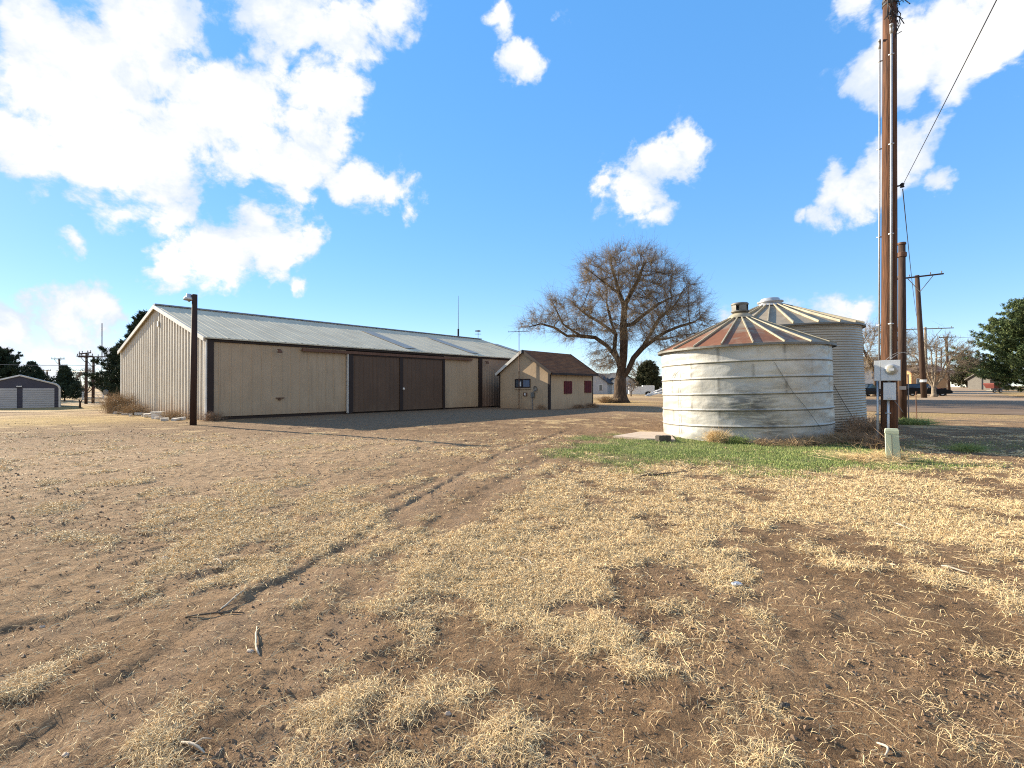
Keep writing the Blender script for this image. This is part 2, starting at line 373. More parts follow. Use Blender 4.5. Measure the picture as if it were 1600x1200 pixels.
mask = wmath('MULTIPLY', wrange(f, .25, .64), gate)
# thickness shading: dense middles bright, thin undersides a touch bluer
thick = wrange(wmath('ADD', f, wmath('MULTIPLY', wmath('SUBTRACT', wnoise(4.5, 6, .6, .3, (7, 2, 5)), .5), 2.4)), .30, 1.15)
cm = wn('ShaderNodeMix', data_type='RGBA'); wl(thick, cm.inputs[0]); cm.inputs[6].default_value = (.64, .73, .90, 1); cm.inputs[7].default_value = (1.0, .975, .93, 1)
CLOUD = 3.0
cs = wn('ShaderNodeVectorMath', operation='SCALE'); wl(cm.outputs[2], cs.inputs[0]); cs.inputs['Scale'].default_value = CLOUD
mx = wn('ShaderNodeMix', data_type='RGBA'); wl(mask, mx.inputs[0]); wl(hs.outputs[0], mx.inputs[6]); wl(cs.outputs[0], mx.inputs[7])
bg = wn('ShaderNodeBackground'); bg.inputs['Strength'].default_value = .15; wl(mx.outputs[2], bg.inputs['Color'])
wo = wn('ShaderNodeOutputWorld'); wl(bg.outputs[0], wo.inputs['Surface'])
sc.view_settings.view_transform = 'Standard'; sc.view_settings.look = 'None'; sc.view_settings.gamma = 1; sc.view_settings.use_curve_mapping = False
sc.cycles.use_denoising = False; sc.cycles.filter_width = 1.1; sc.cycles.use_adaptive_sampling = False; sc.cycles.max_bounces = 5; sc.cycles.diffuse_bounces = 3; sc.cycles.glossy_bounces = 2; sc.cycles.caustics_reflective = False; sc.cycles.caustics_refractive = False
w.cycles.sampling_method = 'MANUAL'; w.cycles.sample_map_resolution = 2048
sc.view_settings.exposure = 1.38

# ------------------------------------------------------------------ ground fields
def W2(px, py): q = at(px, py); return q.x, q.y
RUT_A = [W2(*q) for q in ((-260, 1290), (0, 1185), (150, 1092), (300, 985), (430, 912), (540, 850), (640, 785), (720, 738), (800, 702), (890, 672))]
RUT_B = [W2(*q) for q in ((290, 1330), (355, 1190), (400, 1105), (445, 1035), (500, 965), (600, 880), (690, 812), (770, 758), (850, 715), (930, 680))]
RUT_C = [W2(*q) for q in ((-200, 1010), (0, 985), (180, 948), (300, 905), (420, 862), (560, 800), (680, 745))]
def polyline_sd(x, y, P):
    best = np.full(x.shape, 1e9); sgn = np.zeros(x.shape)
    for (ax, ay), (bx, by) in zip(P[:-1], P[1:]):
        dx, dy = bx - ax, by - ay; L = dx * dx + dy * dy
        t = np.clip(((x - ax) * dx + (y - ay) * dy) / L, 0, 1)
        ex, ey = x - ax - t * dx, y - ay - t * dy; d = np.hypot(ex, ey)
        s = np.sign(dx * (y - ay) - dy * (x - ax)); m = d < best
        best = np.where(m, d, best); sgn = np.where(m, -s, sgn)
    return best * sgn          # positive to the right of the track
# straw mats, bare patches: (px, py, half width in pixels, half height in pixels, weight)
MATS = [(700,840,230,60,.75),(860,870,220,70,.8),(980,830,160,60,.6),(620,930,150,40,.7),(1120,800,260,45,.75),(1300,790,230,50,.65),(1000,900,170,40,.65),(760,960,150,45,.6),
 (560,1110,130,85,.85),(640,1170,120,60,.6),(480,1160,80,50,.5),(930,1000,130,45,.75),(1010,1060,70,40,.7),(870,930,160,40,.7),(1060,980,80,40,.5),(700,1080,60,40,.5),(860,1130,60,45,.35),
 (430,810,150,35,.65),(330,880,180,22,.5),(120,900,180,16,.4),(550,790,120,35,.6),(470,745,110,14,.35),(900,740,170,18,.6),(1250,880,170,25,.55),(1500,800,150,50,.5),(1560,740,120,18,.55),
 (1180,740,260,16,.7),(1400,760,160,22,.6),(60,655,190,12,.9),(760,705,60,8,.45),(860,690,80,9,.55),(1480,670,140,6,.5),(1230,960,60,18,.45),(1540,960,90,25,.3),(300,700,200,10,.25),
 (1480,1150,120,40,.35),(1280,1060,50,25,.3)]
BARE = [(760,800,120,16,.55),(660,835,90,18,.5),(1450,1010,260,110,.5),(1250,920,160,30,.35),(1080,840,60,22,.4),(960,805,60,12,.3),(100,760,220,40,.35),(660,1010,120,45,.5),(1400,870,130,18,.35),(900,1075,110,30,.35),(1020,1140,120,45,.3),(1150,850,70,18,.3),(1160,1120,150,110,1.0),(220,1130,170,80,.5),(60,1010,120,40,.35),(840,1190,120,40,.3)]
def blobs(x, y, L):
    t = np.zeros_like(x)
    for px, py, rx, ry, w_ in L:
        q = at(px, py); a = rx / F * q.y; b = ry * q.y * q.y / (EYE * F)
        t = t + w_ * np.exp(-.9 * (((x - q.x) / a) ** 2 + ((y - q.y) / b) ** 2))
    return t
def green_field(x, y):
    q = at(1130, 702); e = ((x - 5.6) / 4.2) ** 2 + ((y - 12.9) / 3.6) ** 2
    e2 = ((x - 12) / 3.2) ** 2 + ((y - 13.6) / 1.2) ** 2
    return np.clip(np.maximum(sstep(1.55, .30, e + (fbm(x * .9, y * .9, 3, 5) - .5) * 1.6), .12 * sstep(1.2, .5, e2)), 0, 1)
def straw_field(x, y):
    n = fbm(x * .75, y * .75, 5, 3); m = fbm(x * 3.1, y * 3.1, 3, 9)
    n2 = fbm(x * 1.7 + 4, y * 1.7, 4, 12)
    s = np.clip(blobs(x, y, MATS), 0, 1.1) * .68 - blobs(x, y, BARE) * .5 + (n - .5) * 1.0 + (n2 - .5) * 2.0 + (m - .5) * 1.5 + .09
    far = sstep(26, 40, y); s = s * (1 - far) + far * (.55 + (fbm(x * .12, y * .3, 4, 8) - .5) * 1.3)
    for P, wd in ((RUT_A, .20), (RUT_B, .22)):
        d = polyline_sd(x, y, P); s = s - .42 * np.exp(-((d - .14) / wd) ** 2)
    # the trampled yard in front of the barn doors
    s = s - .55 * lot_field(x, y)
    return np.clip(s, 0, 1)
def lot_field(x, y):
    a = (x + 14.4) * .6396 + (y - 23.5) * .7687; b = (x + 14.4) * .7687 - (y - 23.5) * .6396
    return sstep(-2, 3, a) * sstep(-1, 1, b) * sstep(13, 8, b + (fbm(x * .5, y * .5, 3, 21) - .5) * 5) * sstep(34, 28, a)
def height(x, y, straw=None):
    if straw is None: straw = straw_field(x, y)
    near = sstep(34, 14, y) * sstep(-8, -1, y) * sstep(40, 20, np.abs(x))
    h = (fbm(x * .55, y * .55, 3, 31) - .5) * .05
    rd = 1 - np.abs(2 * fbm(x * 1.7 + .8 * y, y * 2.4 - .4 * x, 3, 41) - 1)
    h = h + (rd ** 3) * .020 + (fbm(x * 6.5, y * 6.5, 3, 51) - .5) * .024 + (vnoise(x * 21, y * 21, 61) - .5) * .009
    cl = vnoise(x * 9, y * 9, 71); h = h + .012 * sstep(.72, .95, cl) * sstep(.35, .6, fbm(x * 1.2, y * 1.2, 2, 77))
    h = h + .010 * sstep(.20, .70, straw)
    wob = (fbm(x * 1.4, y * 1.4, 3, 88) - .5) * .16
    d = polyline_sd(x, y, RUT_A) + wob; h = h - .013 * sstep(-.03, .01, d) * sstep(.22, .04, d) * (.62 + .6 * sstep(.35, .6, fbm(x * .8, y * .8, 2, 93))) + .007 * np.exp(-((d + .10) / .09) ** 2)
    d = polyline_sd(x, y, RUT_B) + wob; h = h - .013 * sstep(-.10, .0, d) * sstep(.34, .14, d) + .010 * np.exp(-((d - .48) / .10) ** 2) + .009 * np.sin(y * 40 + x * 14) * np.exp(-((d - .15) / .14) ** 2) * sstep(7, 4, y)
    d = polyline_sd(x, y, RUT_C) + wob; h = h - .010 * sstep(-.06, .03, d) * sstep(.40, .12, d) + .007 * np.exp(-((d + .1) / .09) ** 2)
    return h * near + gz(x, y)
def axis(dense, step, grow, far):
    a = [0.0]
    while a[-1] < far:
        s = step if a[-1] < dense else max(step, (a[-1] - dense) * grow + step); a.append(a[-1] + s)
    return np.array(a)
ax = axis(6.5, .030, .035, 3000); xs = np.concatenate([-ax[:0:-1], ax])
ys = [-3000., -900, -300, -100, -40, -20, -10, -5, -2.5, -1, 0, .6, 1.1, 1.5]
while ys[-1] < 4000: ys.append(ys[-1] + max(.022, .0085 * ys[-1] if ys[-1] < 45 else .06 * (ys[-1] - 45) + .38))
ys = np.array(ys)
GX, GY = np.meshgrid(xs, ys); gx, gy = GX.ravel(), GY.ravel()
straw = straw_field(gx, gy); green = green_field(gx, gy); lot = lot_field(gx, gy)
nx, ny = len(xs), len(ys)
i0 = (np.arange(ny - 1)[:, None] * nx + np.arange(nx - 1)[None, :]).ravel()
GF = np.stack([i0, i0 + 1, i0 + nx + 1, i0 + nx], 1)
sandy = np.clip(blobs(gx, gy, [(150,720,420,60,1.),(560,700,160,20,.8),(430,770,200,40,.5),(250,900,300,60,.4),(1450,650,300,10,1.)]) + sstep(24, 34, gy) * .6, 0, 1)
track = np.clip(sum(np.exp(-((polyline_sd(gx, gy, P) - .22) / wd) ** 2) * k_ for P, wd, k_ in ((RUT_A, .24, 1.), (RUT_B, .22, .9), (RUT_C, .2, .6))), 0, 1) * sstep(22, 12, gy)
gold = np.clip(1.0 * blobs(gx, gy, [(60, 657, 200, 9, 1.), (150, 640, 60, 4, .6), (120, 629, 100, 3, 1.), (950, 626, 40, 5, .9), (1480, 648, 160, 5, .7), (1570, 622, 60, 4, .8)]) * (.4 + fbm(gx * .7, gy * .7, 3, 55)), 0, 1)
t = NT('bare earth and thatch'); p = t.pos()
nA = t.noise(p, .8, 6, .6); nB = t.noise(p, 7, 5, .6); nC = t.noise(p, 38, 4, .6); nD = t.noise(p, 160, 3, .6)
c = t.mix(t.rng(nA, .3, .7), (.165, .098, .051), (.255, .163, .092))
c = t.mix(t.math('MULTIPLY', t.attr('sandy'), .8), c, t.mix(t.rng(nB, .35, .65), (.47, .325, .192), (.325, .215, .123)))
c = t.mix(t.math('MULTIPLY', t.attr('lot'), .75), c, t.mix(t.rng(nB, .35, .65), (.25, .165, .103), (.18, .117, .072)))
nE = t.noise(t.mapped(p, (1, 2.2, 1)), 2.6, 7, .72)
c = t.mix(t.rng(nE, .50, .66, 0, .75), c, (.088, .054, .032))
c = t.mix(t.rng(nC, .52, .70, 0, .7), c, (.07, .044, .028))
c = t.mix(t.math('MULTIPLY', t.attr('track'), t.rng(nB, .3, .6, .2, .75)), c, t.mix(t.rng(nC, .4, .6), (.30, .205, .130), (.22, .146, .09)))
c = t.mix(t.rng(nD, .54, .70, 0, .6), c, (.46, .34, .20))
c = t.mix(t.rng(nD, .30, .45, .45, 0), c, (.08, .055, .04))
st = t.math('ADD', t.attr('straw'), t.math('ADD', t.math('MULTIPLY', t.math('SUBTRACT', nB, .5), .9), t.math('MULTIPLY', t.math('SUBTRACT', nC, .5), 1.0)))
fib = t.noise(t.mapped(p, (1, 1, 1)), 70, 5, .75, 2.5)
sc_ = t.mix(t.rng(fib, .35, .62), (.31, .205, .10), (.78, .575, .295))
c = t.mix(t.rng(st, .32, .80, 0, .62), c, sc_)
gcol = t.mix(t.rng(fib, .35, .65), (.092, .130, .040), (.25, .26, .095))
c = t.mix(t.math('MULTIPLY', t.attr('green'), t.rng(nC, .25, .5, .5, .92)), c, gcol)
hgt = t.math('ADD', t.math('MULTIPLY', nC, .7), t.math('ADD', t.math('MULTIPLY', nD, .25), t.math('MULTIPLY', fib, .3)))
t.bump(hgt, .9, .035); c = t.mix(t.math('MULTIPLY', t.attr('gold'), t.rng(nB, .3, .6, .35, .95)), c, t.mix(t.rng(fib, .35, .62), (.22, .15, .055), (.50, .345, .12)))
M['soil'] = t.out(c, .97, 0, .08)
g = npmesh('ground', np.stack([gx, gy, height(gx, gy, straw)], 1), GF, M['soil'], smooth=True, attrs={'straw': straw, 'green': green, 'lot': lot, 'sandy': sandy, 'gold': gold, 'track': track})
kind(g, 'structure')

# ------------------------------------------------------------------ grass blades (nobody could count them)
def blades(x, y, L, lift, wid, spread_dir=None, upright=0.0, seed=1):
    r = np.random.default_rng(seed); n = len(x)
    a = r.uniform(0, 2 * np.pi, n) if spread_dir is None else r.normal(spread_dir[0], spread_dir[1], n)
    curl = r.normal(0, .6, n); T = np.array([0, .34, .68, 1.0]); pts = []
    z0 = height(x, y) - .004
    px_, py_ = x.copy(), y.copy()
    for k, tt in enumerate(T):
        if k: 
            aa = a + curl * tt; px_ = px_ + np.cos(aa) * L / 3 * (1 - upright); py_ = py_ + np.sin(aa) * L / 3 * (1 - upright)
        zz = z0 + lift * (4 * tt * (1 - tt) * (1 - upright) + tt * (upright + .25 * (1 - upright))) 
        pts.append(np.stack([px_, py_, zz], 1))
    P = np.stack(pts, 1)                                     # n,4,3
    tw = r.uniform(-1, 1, n); side = np.stack([-np.sin(a + curl * .5), np.cos(a + curl * .5), tw * .9], 1); side /= np.linalg.norm(side, axis=1)[:, None]
    wk = np.array([.8, 1, .85, .15])[None, :, None] * wid[:, None, None] * .5
    V = np.stack([P - side[:, None] * wk, P + side[:, None] * wk], 2).reshape(-1, 3)
    b = (np.arange(n) * 8)[:, None]; Fq = np.concatenate([b + np.array([[2 * k, 2 * k + 1, 2 * k + 3, 2 * k + 2]]) for k in range(3)], 1).reshape(-1, 4)
    return V, Fq
def scatter(n, y0, y1, fieldf, power, seed, xmax=1.12, pad=.4):
    r = np.random.default_rng(seed)
    y = y0 * (y1 / y0) ** r.uniform(0, 1, n); x = r.uniform(-1, 1, n) * (y * xmax + pad)
    fl = fieldf(x, y); k = r.uniform(0, 1, n) < np.clip(fl, 0, 1) ** power
    return x[k], y[k]
def straw_density(x, y):
    s = straw_field(x, y); return np.clip(.06 + 1.08 * sstep(.16, .92, s) , 0, 1) * (1 - .85 * green_field(x, y)) * (1 - .7 * lot_field(x, y))
def weedy(x, y): return np.clip(.25 + .6 * (fbm(x * .6, y * .6, 3, 101) - .3), 0, 1) * sstep(-1.5, 3, x)
sx, sy = scatter(760000, 1.7, 17.0, straw_density, 1.25, 5)
n = len(sx); r_ = np.random.default_rng(6)
Vb, Fb = blades(sx, sy, r_.uniform(.03, .10, n) * (1 + .035 * sy), r_.gamma(2, .008, n), r_.uniform(.0012, .0026, n) * np.clip(sy / 2.5, .8, 4.6), seed=8)
o = npmesh('dry_grass', Vb, Fb, M['straw'], tint=np.repeat(r_.beta(1.3, 1.8, n), 8))
kind(o, 'stuff'); tag(o, 'pale matted straw lying in patches over the bare brown soil', 'grass')
# longer wind-combed stalks, mostly over the bare soil on the east side
lx, ly = scatter(6000, 1.7, 13.0, weedy, 1.0, 15)
n = len(lx); Vb, Fb = blades(lx, ly, r_.uniform(.12, .34, n), r_.gamma(2, .0055, n), r_.uniform(.0015, .0030, n) * np.clip(ly / 2.8, .8, 3.4), (2.55, .45), seed=18)
o = npmesh('fallen_straw', Vb, Fb, M['straw'], tint=np.repeat(r_.beta(1.2, 2.2, n), 8))
kind(o, 'stuff'); tag(o, 'long loose straw stalks combed one way across the bare soil', 'straw')
qx, qy = scatter(300000, 8.2, 17.0, lambda x, y: green_field(x, y) * (.25 + 1.1 * sstep(.38, .62, fbm(x * 2.2, y * 2.2, 3, 144))), 1.0, 25, xmax=1.05)
k_ = np.hypot(qx - 7.6, qy - 16.3) > 2.6; qx, qy = qx[k_], qy[k_]
n = len(qx); Vb, Fb = blades(qx, qy, r_.uniform(.03, .07, n), r_.uniform(.025, .075, n), r_.uniform(.004, .009, n), upright=.55, seed=28)
o = npmesh('green_grass', Vb, Fb, M['green_blade'], tint=np.repeat(r_.beta(1.2, 1.6, n), 8))
kind(o, 'stuff'); tag(o, 'short green grass growing round the foot of the grain bins', 'grass')

# crumbs of turned soil
def crumbs(n, seed):
    x, y = scatter(n, 1.7, 22.0, lambda x, y: sstep(.42, .75, fbm(x * .9, y * 1.1, 4, 131)) * (1 - .8 * green_field(x, y)) + .06, 1.0, seed)
    r = np.random.default_rng(seed); n = len(x); s = np.minimum(.022, .003 + r.gamma(1.3, .0030, n)) * np.clip(.6 + y * .07, .7, 1.9)
    z = height(x, y) + s * .15; O = np.array([[1, 0, 0], [0, 1, 0], [-1, 0, 0], [0, -1, 0], [.1, 0, .75], [0, .1, -.7]])
    V = O[None] * (s[:, None, None] * r.uniform(.55, 1.35, (n, 6, 1))) + r.normal(0, .22, (n, 6, 3)) * s[:, None, None]; a = r.uniform(0, 6.28, n); c_, s_ = np.cos(a)[:, None], np.sin(a)[:, None]
    V = np.stack([V[..., 0] * c_ - V[..., 1] * s_ + x[:, None], V[..., 0] * s_ + V[..., 1] * c_ + y[:, None], V[..., 2] + z[:, None]], 2)
    T = np.array([[0, 1, 4], [1, 2, 4], [2, 3, 4], [3, 0, 4], [1, 0, 5], [2, 1, 5], [3, 2, 5], [0, 3, 5]]); F_ = ((np.arange(n) * 6)[:, None, None] + T[None]).reshape(-1, 3)
    return V.reshape(-1, 3), F_, np.repeat(r.uniform(0, 1, n), 6)
M['crumb'] = leafmat('soil crumbs', (.30, .20, .122), (.165, .107, .066))
Vc, Fc, Tc = crumbs(80000, 77)
o = npmesh('soil_crumbs', Vc, Fc, M['crumb'], tint=Tc); kind(o, 'stuff'); tag(o, 'dark crumbs of turned soil scattered over the yard', 'soil')

# street, lane, west drive: sheets a few millimetres above the ground, on the ground's own rows
t = NT('worn asphalt'); p = t.pos(); n = t.noise(t.mapped(p, (.25, 1.3, 1)), 1.0, 6, .65)
M['asphalt'] = t.out(t.mix(t.rng(n, .3, .7), (.155, .102, .064), (.23, .162, .105)), .9, 0, .2)
t = NT('packed dirt lane'); p = t.pos(); n = t.noise(t.mapped(p, (1.0, .5, 1)), .7, 6, .65)
M['lane'] = t.out(t.mix(t.rng(n, .3, .7), (.40, .29, .19), (.29, .205, .135)), .95, 0, .1)
def strip(name, xa, xb, ya, yb, m, dz, barn=True):
    A, B = np.meshgrid(np.linspace(xa, xb, max(4, int(abs(xb - xa) / 1.0))), np.linspace(ya, yb, max(4, int((yb - ya) / .5))))
    a, b = A.shape[1], A.shape[0]; ea = (fbm(B * .35, B * .35 + 3, 3, 5) - .5) * 1.2 * (np.abs(A - xa) < .1)
    if barn: u = -14.4 + B * .6396 + A * .7687; v = 23.5 + B * .7687 - A * .6396
    else: u, v = A, B
    u, v = u.ravel(), v.ravel(); V = np.stack([u, v, gz(u, v) + dz], 1)
    i = (np.arange(b - 1)[:, None] * a + np.arange(a - 1)[None, :]).ravel()
    return kind(npmesh(name, V, np.stack([i, i + 1, i + a + 1, i + a], 1), m), 'structure')
strip('road', 12, 130, 30.6, 44.2, M['asphalt'], .026)
strip('road_edge', 12, 130, 44.4, 46.4, M['lane'], .030)
strip('lane', 25.5, 33.5, 46.6, 210, M['lane'], .026)
strip('west_drive', -140, -30, 33.5, 38.5, M['asphalt'], .026, False)

# ------------------------------------------------------------------ barn
U = Vector((.6396, .7687, 0)); V_ = Vector((-.7687, .6396, 0)); B0 = Vector((-14.4, 23.5, 0))
BF = (B0, U, V_)                                  # a along the front wall, b back through the barn
BL, BW, EV, PK = 26.5, 14.8, 3.95, 6.16
def along(P, D, px):
    k = (px - CX) / F; return (k * P.y - P.x) / (D.x - k * D.y)
def bt(px): return along(B0, U, px)
def P3(fr, a, b, z): return fr[0] + fr[1] * a + fr[2] * b + Vector((0, 0, z))
barn = thing('metal_barn', 'long tan metal barn with pale ribbed roof and brown double sliding doors', 'barn', B0)
def ztop(b): return EV + (PK - EV) * (1 - abs(b - BW / 2) / (BW / 2))
def ribs(mb, fr, axis, a0, a1, fixed, sgn, pitch, rw, rd, zb, zt, core=.06, extra=None):
    """a ribbed sheet wall along one axis of a frame; sgn is the outward side of the other axis"""
    prof = []; n = int((a1 - a0) / pitch); pitch = (a1 - a0) / n
    for i in range(n):
        c = a0 + (i + .5) * pitch; e = rw * .28
        prof += [(c - rw / 2 - e, 0), (c - rw / 2, rd), (c + rw / 2, rd), (c + rw / 2 + e, 0)]
    prof = [(a0, 0)] + prof + [(a1, 0)]
    if extra: prof = sorted(prof + [(q, 0) for q in extra])
    vs = []; fs = []
    for q, off in prof:
        for z in (zb, zt(q)):
            a, b = (q, fixed + sgn * off) if axis == 'a' else (fixed + sgn * off, q)
            vs.append(P3(fr, a, b, z))
    for i in range(len(prof) - 1):
        f = (2 * i, 2 * i + 2, 2 * i + 3, 2 * i + 1); fs.append(f if (sgn < 0) == (axis == 'a') else f[::-1])
    mb.add(vs, fs)
    pts = [(a0, zb), (a1, zb), (a1, zt(a1))] + ([((a0 + a1) / 2, zt((a0 + a1) / 2))] if extra else []) + [(a0, zt(a0))]
    poly = [P3(fr, q, fixed - sgn * .008, z) if axis == 'a' else P3(fr, fixed - sgn * .008, q, z) for q, z in pts]
    mb.prism(poly, (fr[2] if axis == 'a' else fr[1]) * (-sgn * core)); return mb
m = MB(); ribs(m, BF, 'b', .03, BW - .03, 0, -1, .411, .13, .045, .02, ztop, extra=(BW / 2,)); m.build('gable_wall', M['barn_tan'], barn)
m = MB(); ribs(m, BF, 'b', .03, BW - .03, BL, 1, .411, .13, .04, .02, ztop, extra=(BW / 2,)); m.build('gable_wall', M['barn_tan'], barn)
m = MB(); ribs(m, BF, 'a', .08, BL - .08, BW, 1, .411, .13, .04, .02, lambda a: EV); m.build('back_wall', M['barn_tan'], barn)
tj, td, t1, t2, t3, t4 = bt(541.5), bt(548), bt(625), bt(691), bt(748), bt(752)
flat = lambda z: (lambda a: z)
m = MB(); ribs(m, BF, 'a', .32, tj - .05, 0, -1, .47, .05, .016, .16, flat(EV - .22)); o = m.build('front_wall', M['barn_front'], barn)
m = MB(); m.fbox(BF, (bt(431), -.10, .98), (bt(443), -.03, 1.03)); m.fbox(BF, (bt(435), -.09, .88), (bt(438), -.03, .97)); m.build('handle', M['rail'], o)
m = MB(); ribs(m, BF, 'a', t2 + .14, t3 - .06, 0, -1, .47, .05, .016, .10, flat(EV - .22)); m.build('front_wall', M['barn_front'], barn)
m = MB(); ribs(m, BF, 'a', t4 + .06, BL - .05, 0, -1, .30, .06, .022, .08, flat(EV - .22)); m.build('end_bay_wall', M['barn_rust'], barn)
m = MB(); m.fbox(BF, (.05, .07, 0), (BL - .05, .16, EV - .05)); m.build('sill_wall', M['dark_trim'], barn)
m = MB(); m.fbox(BF, (.02, -.09, 0), (.30, .05, EV - .12)); m.build('corner_post', M['dark_trim'], barn)
for lo, hi in (((-.06, -.09, .03), (.01, .03, EV - .14)), ((-.06, BW - .03, .03), (.03, BW + .06, EV - .1))): MB().fbox(BF, lo, hi).build('corner_trim', M['white_trim'], barn)
m = MB(); m.fbox(BF, (t3 - .05, -.07, .0), (t4 + .05, .05, EV - .2)); m.build('trim_post', M['dark_trim'], barn)
m = MB(); m.fbox(BF, (.31, -.10, EV - .21), (BL, .06, EV - .02)); m.build('fascia', M['dark_trim'], barn)
for a0, a1, hside in ((td + .06, t1 - .10, 1), (t1 + .10, t2 - .06, -1)):
    m = MB(); ribs(m, BF, 'a', a0, a1, -.10, -1, .30, .05, .018, .10, flat(EV - .50)); d = m.build('sliding_door', M['brown_door'], barn)
    m = MB(); 
    for q0, q1 in ((a0 - .10, a0 + .02), (a1 - .02, a1 + .10)): m.fbox(BF, (q0, -.15, .08), (q1, -.05, EV - .46))
    m.fbox(BF, (a0, -.15, EV - .52), (a1, -.05, EV - .45)); m.build('door_frame', M['dark_trim'], d)
    if hside < 0:
        m = MB(); q = P3(BF, a0 + .05, -.19, 1.45); m.blob(q, (.07, .07, .09), 3, .1); m.build('padlock', M['white_trim'], d)
m = MB(); m.fbox(BF, (tj - .022, -.17, .05), (tj + .022, -.02, EV - .45)); m.build('door_jamb', M['white_trim'], barn)
for q0, q1 in ((tj + .05, td - .02), (t2 - .04, t2 + .12)): MB().fbox(BF, (q0, -.16, .02), (q1, -.02, EV - .45)).build('door_post', M['dark_trim'], barn)
m = MB(); m.fbox(BF, (bt(470), -.22, EV - .44), (bt(735), -.105, EV - .28)); m.build('door_rail', M['rail'], barn)
def slope(b, lift=0): return ztop(b) + .03 + lift
def roof_side(front):
    m = MB(); n = 88; ov = .22; vs = []; fs = []; prof = []
    a0, a1 = -.14, BL + .14; pit = (a1 - a0) / n
    for i in range(n):
        c = a0 + (i + .5) * pit; w_ = .03 if i % 3 else .045; h_ = .008 if i % 3 else .014
        prof += [(c - w_ - .012, 0), (c - w_, h_), (c + w_, h_), (c + w_ + .012, 0)]
    prof = [(a0, 0)] + prof + [(a1, 0)]
    be = -ov if front else BW + ov; br_ = BW / 2
    ze = EV + .03 - (PK - EV) * ov / (BW / 2); zr = PK + .03
    for a, h_ in prof: vs += [P3(BF, a, be, ze + h_), P3(BF, a, br_, zr + h_)]
    for i in range(len(prof) - 1):
        f = (2 * i, 2 * i + 2, 2 * i + 3, 2 * i + 1); fs.append(f if front else f[::-1])
    m.add(vs, fs)
    m.prism([P3(BF, a0, be, ze - .006), P3(BF, a1, be, ze - .006), P3(BF, a1, br_, zr - .006), P3(BF, a0, br_, zr - .006)], (0, 0, -.05))
    o = m.build('roof', M['barn_roof'], barn); return o
rf = roof_side(True); roof_side(False)
m = MB(); m.beam(P3(BF, -.15, BW / 2, PK + .075), P3(BF, BL + .15, BW / 2, PK + .075), .34, .07); m.build('ridge_cap', M['ridge'], barn)
for e in (-.17, BL + .17):
    for b0, b1 in ((-.2, BW / 2), (BW + .2, BW / 2)):
        MB().beam(P3(BF, e, b0, ztop(b0) - .06), P3(BF, e, b1, ztop(b1) - .06), .05, .20).build('rake_trim', M['white_trim'], barn)
for pu, pd in ((562, 610), (663, 708), (764, 795)):
    au = along(P3(BF, 0, 5.7, 0), U, pu); 
    m = MB(); bb0, bb1 = .45, 5.5
    m.prism([P3(BF, au, bb0, slope(bb0, .040)), P3(BF, au + .95, bb0, slope(bb0, .040)), P3(BF, au + .95, bb1, slope(bb1, .040)), P3(BF, au, bb1, slope(bb1, .040))], (0, 0, .014))
    m.build('skylight', M['skylight'], barn)
def wall_lamp(px, parent):
    q = P3(BF, bt(px), -.12, EV - .52); m = MB(); m.beam(q + Vector((0, 0, .1)), q - V_ * .22 + Vector((0, 0, .06)), .05, .05)
    m.lathe([(.03, .12), (.11, .0), (.13, -.07), (.1, -.08)], 12, q - V_ * .26); m.build('wall_lamp', M['rail'], parent)
wall_lamp(432, barn); wall_lamp(756, barn)
m = MB(); m.fbox(BF, (-.10, 6.85, 4.95), (-.05, 7.05, 5.25)); m.build('gable_vent', M['white'], barn)
q = P3(BF, bt(716) + 8.6, BW / 2, PK); q = P3(BF, along(P3(BF, 0, BW / 2, 0), U, 716), BW / 2, PK + .08); D = q.y
wa = thing('whip_antenna', 'thin whip antenna on a short black mast on the barn ridge', 'antenna', q)
m = MB(); m.tube([q, (q.x, q.y, ZZ(514, D))], .085, 8); m.build('mast', M['black'], wa)
m = MB(); m.tube([(q.x, q.y, ZZ(514, D)), (q.x, q.y, ZZ(462, D))], [.035, .018], 6); m.build('rod', M['cable_grey'], wa)
q = P3(BF, along(P3(BF, 0, BW / 2, 0), U, 747), BW / 2, PK + .08)
wv_ = thing('weather_vane', 'small weather vane at the far end of the barn ridge', 'weather vane', q)
m = MB(); m.tube([q, q + Vector((0, 0, .85))], .025, 6); m.build('spindle', M['cable_grey'], wv_)
m = MB(); m.tube([q + Vector((-.3, 0, .45)), q + Vector((.3, 0, .45))], .022, 6); m.tube([q + Vector((0, -.3, .45)), q + Vector((0, .3, .45))], .022, 6); m.build('cross_arm', M['cable_grey'], wv_)
m = MB(); m.prism([q + Vector((-.3, 0, .70)), q + Vector((.12, 0, .66)), q + Vector((.32, 0, .75)), q + Vector((.12, 0, .84)), q + Vector((-.3, 0, .80))], (0, .02, 0)); m.build('arrow', M['cable_grey'], wv_)

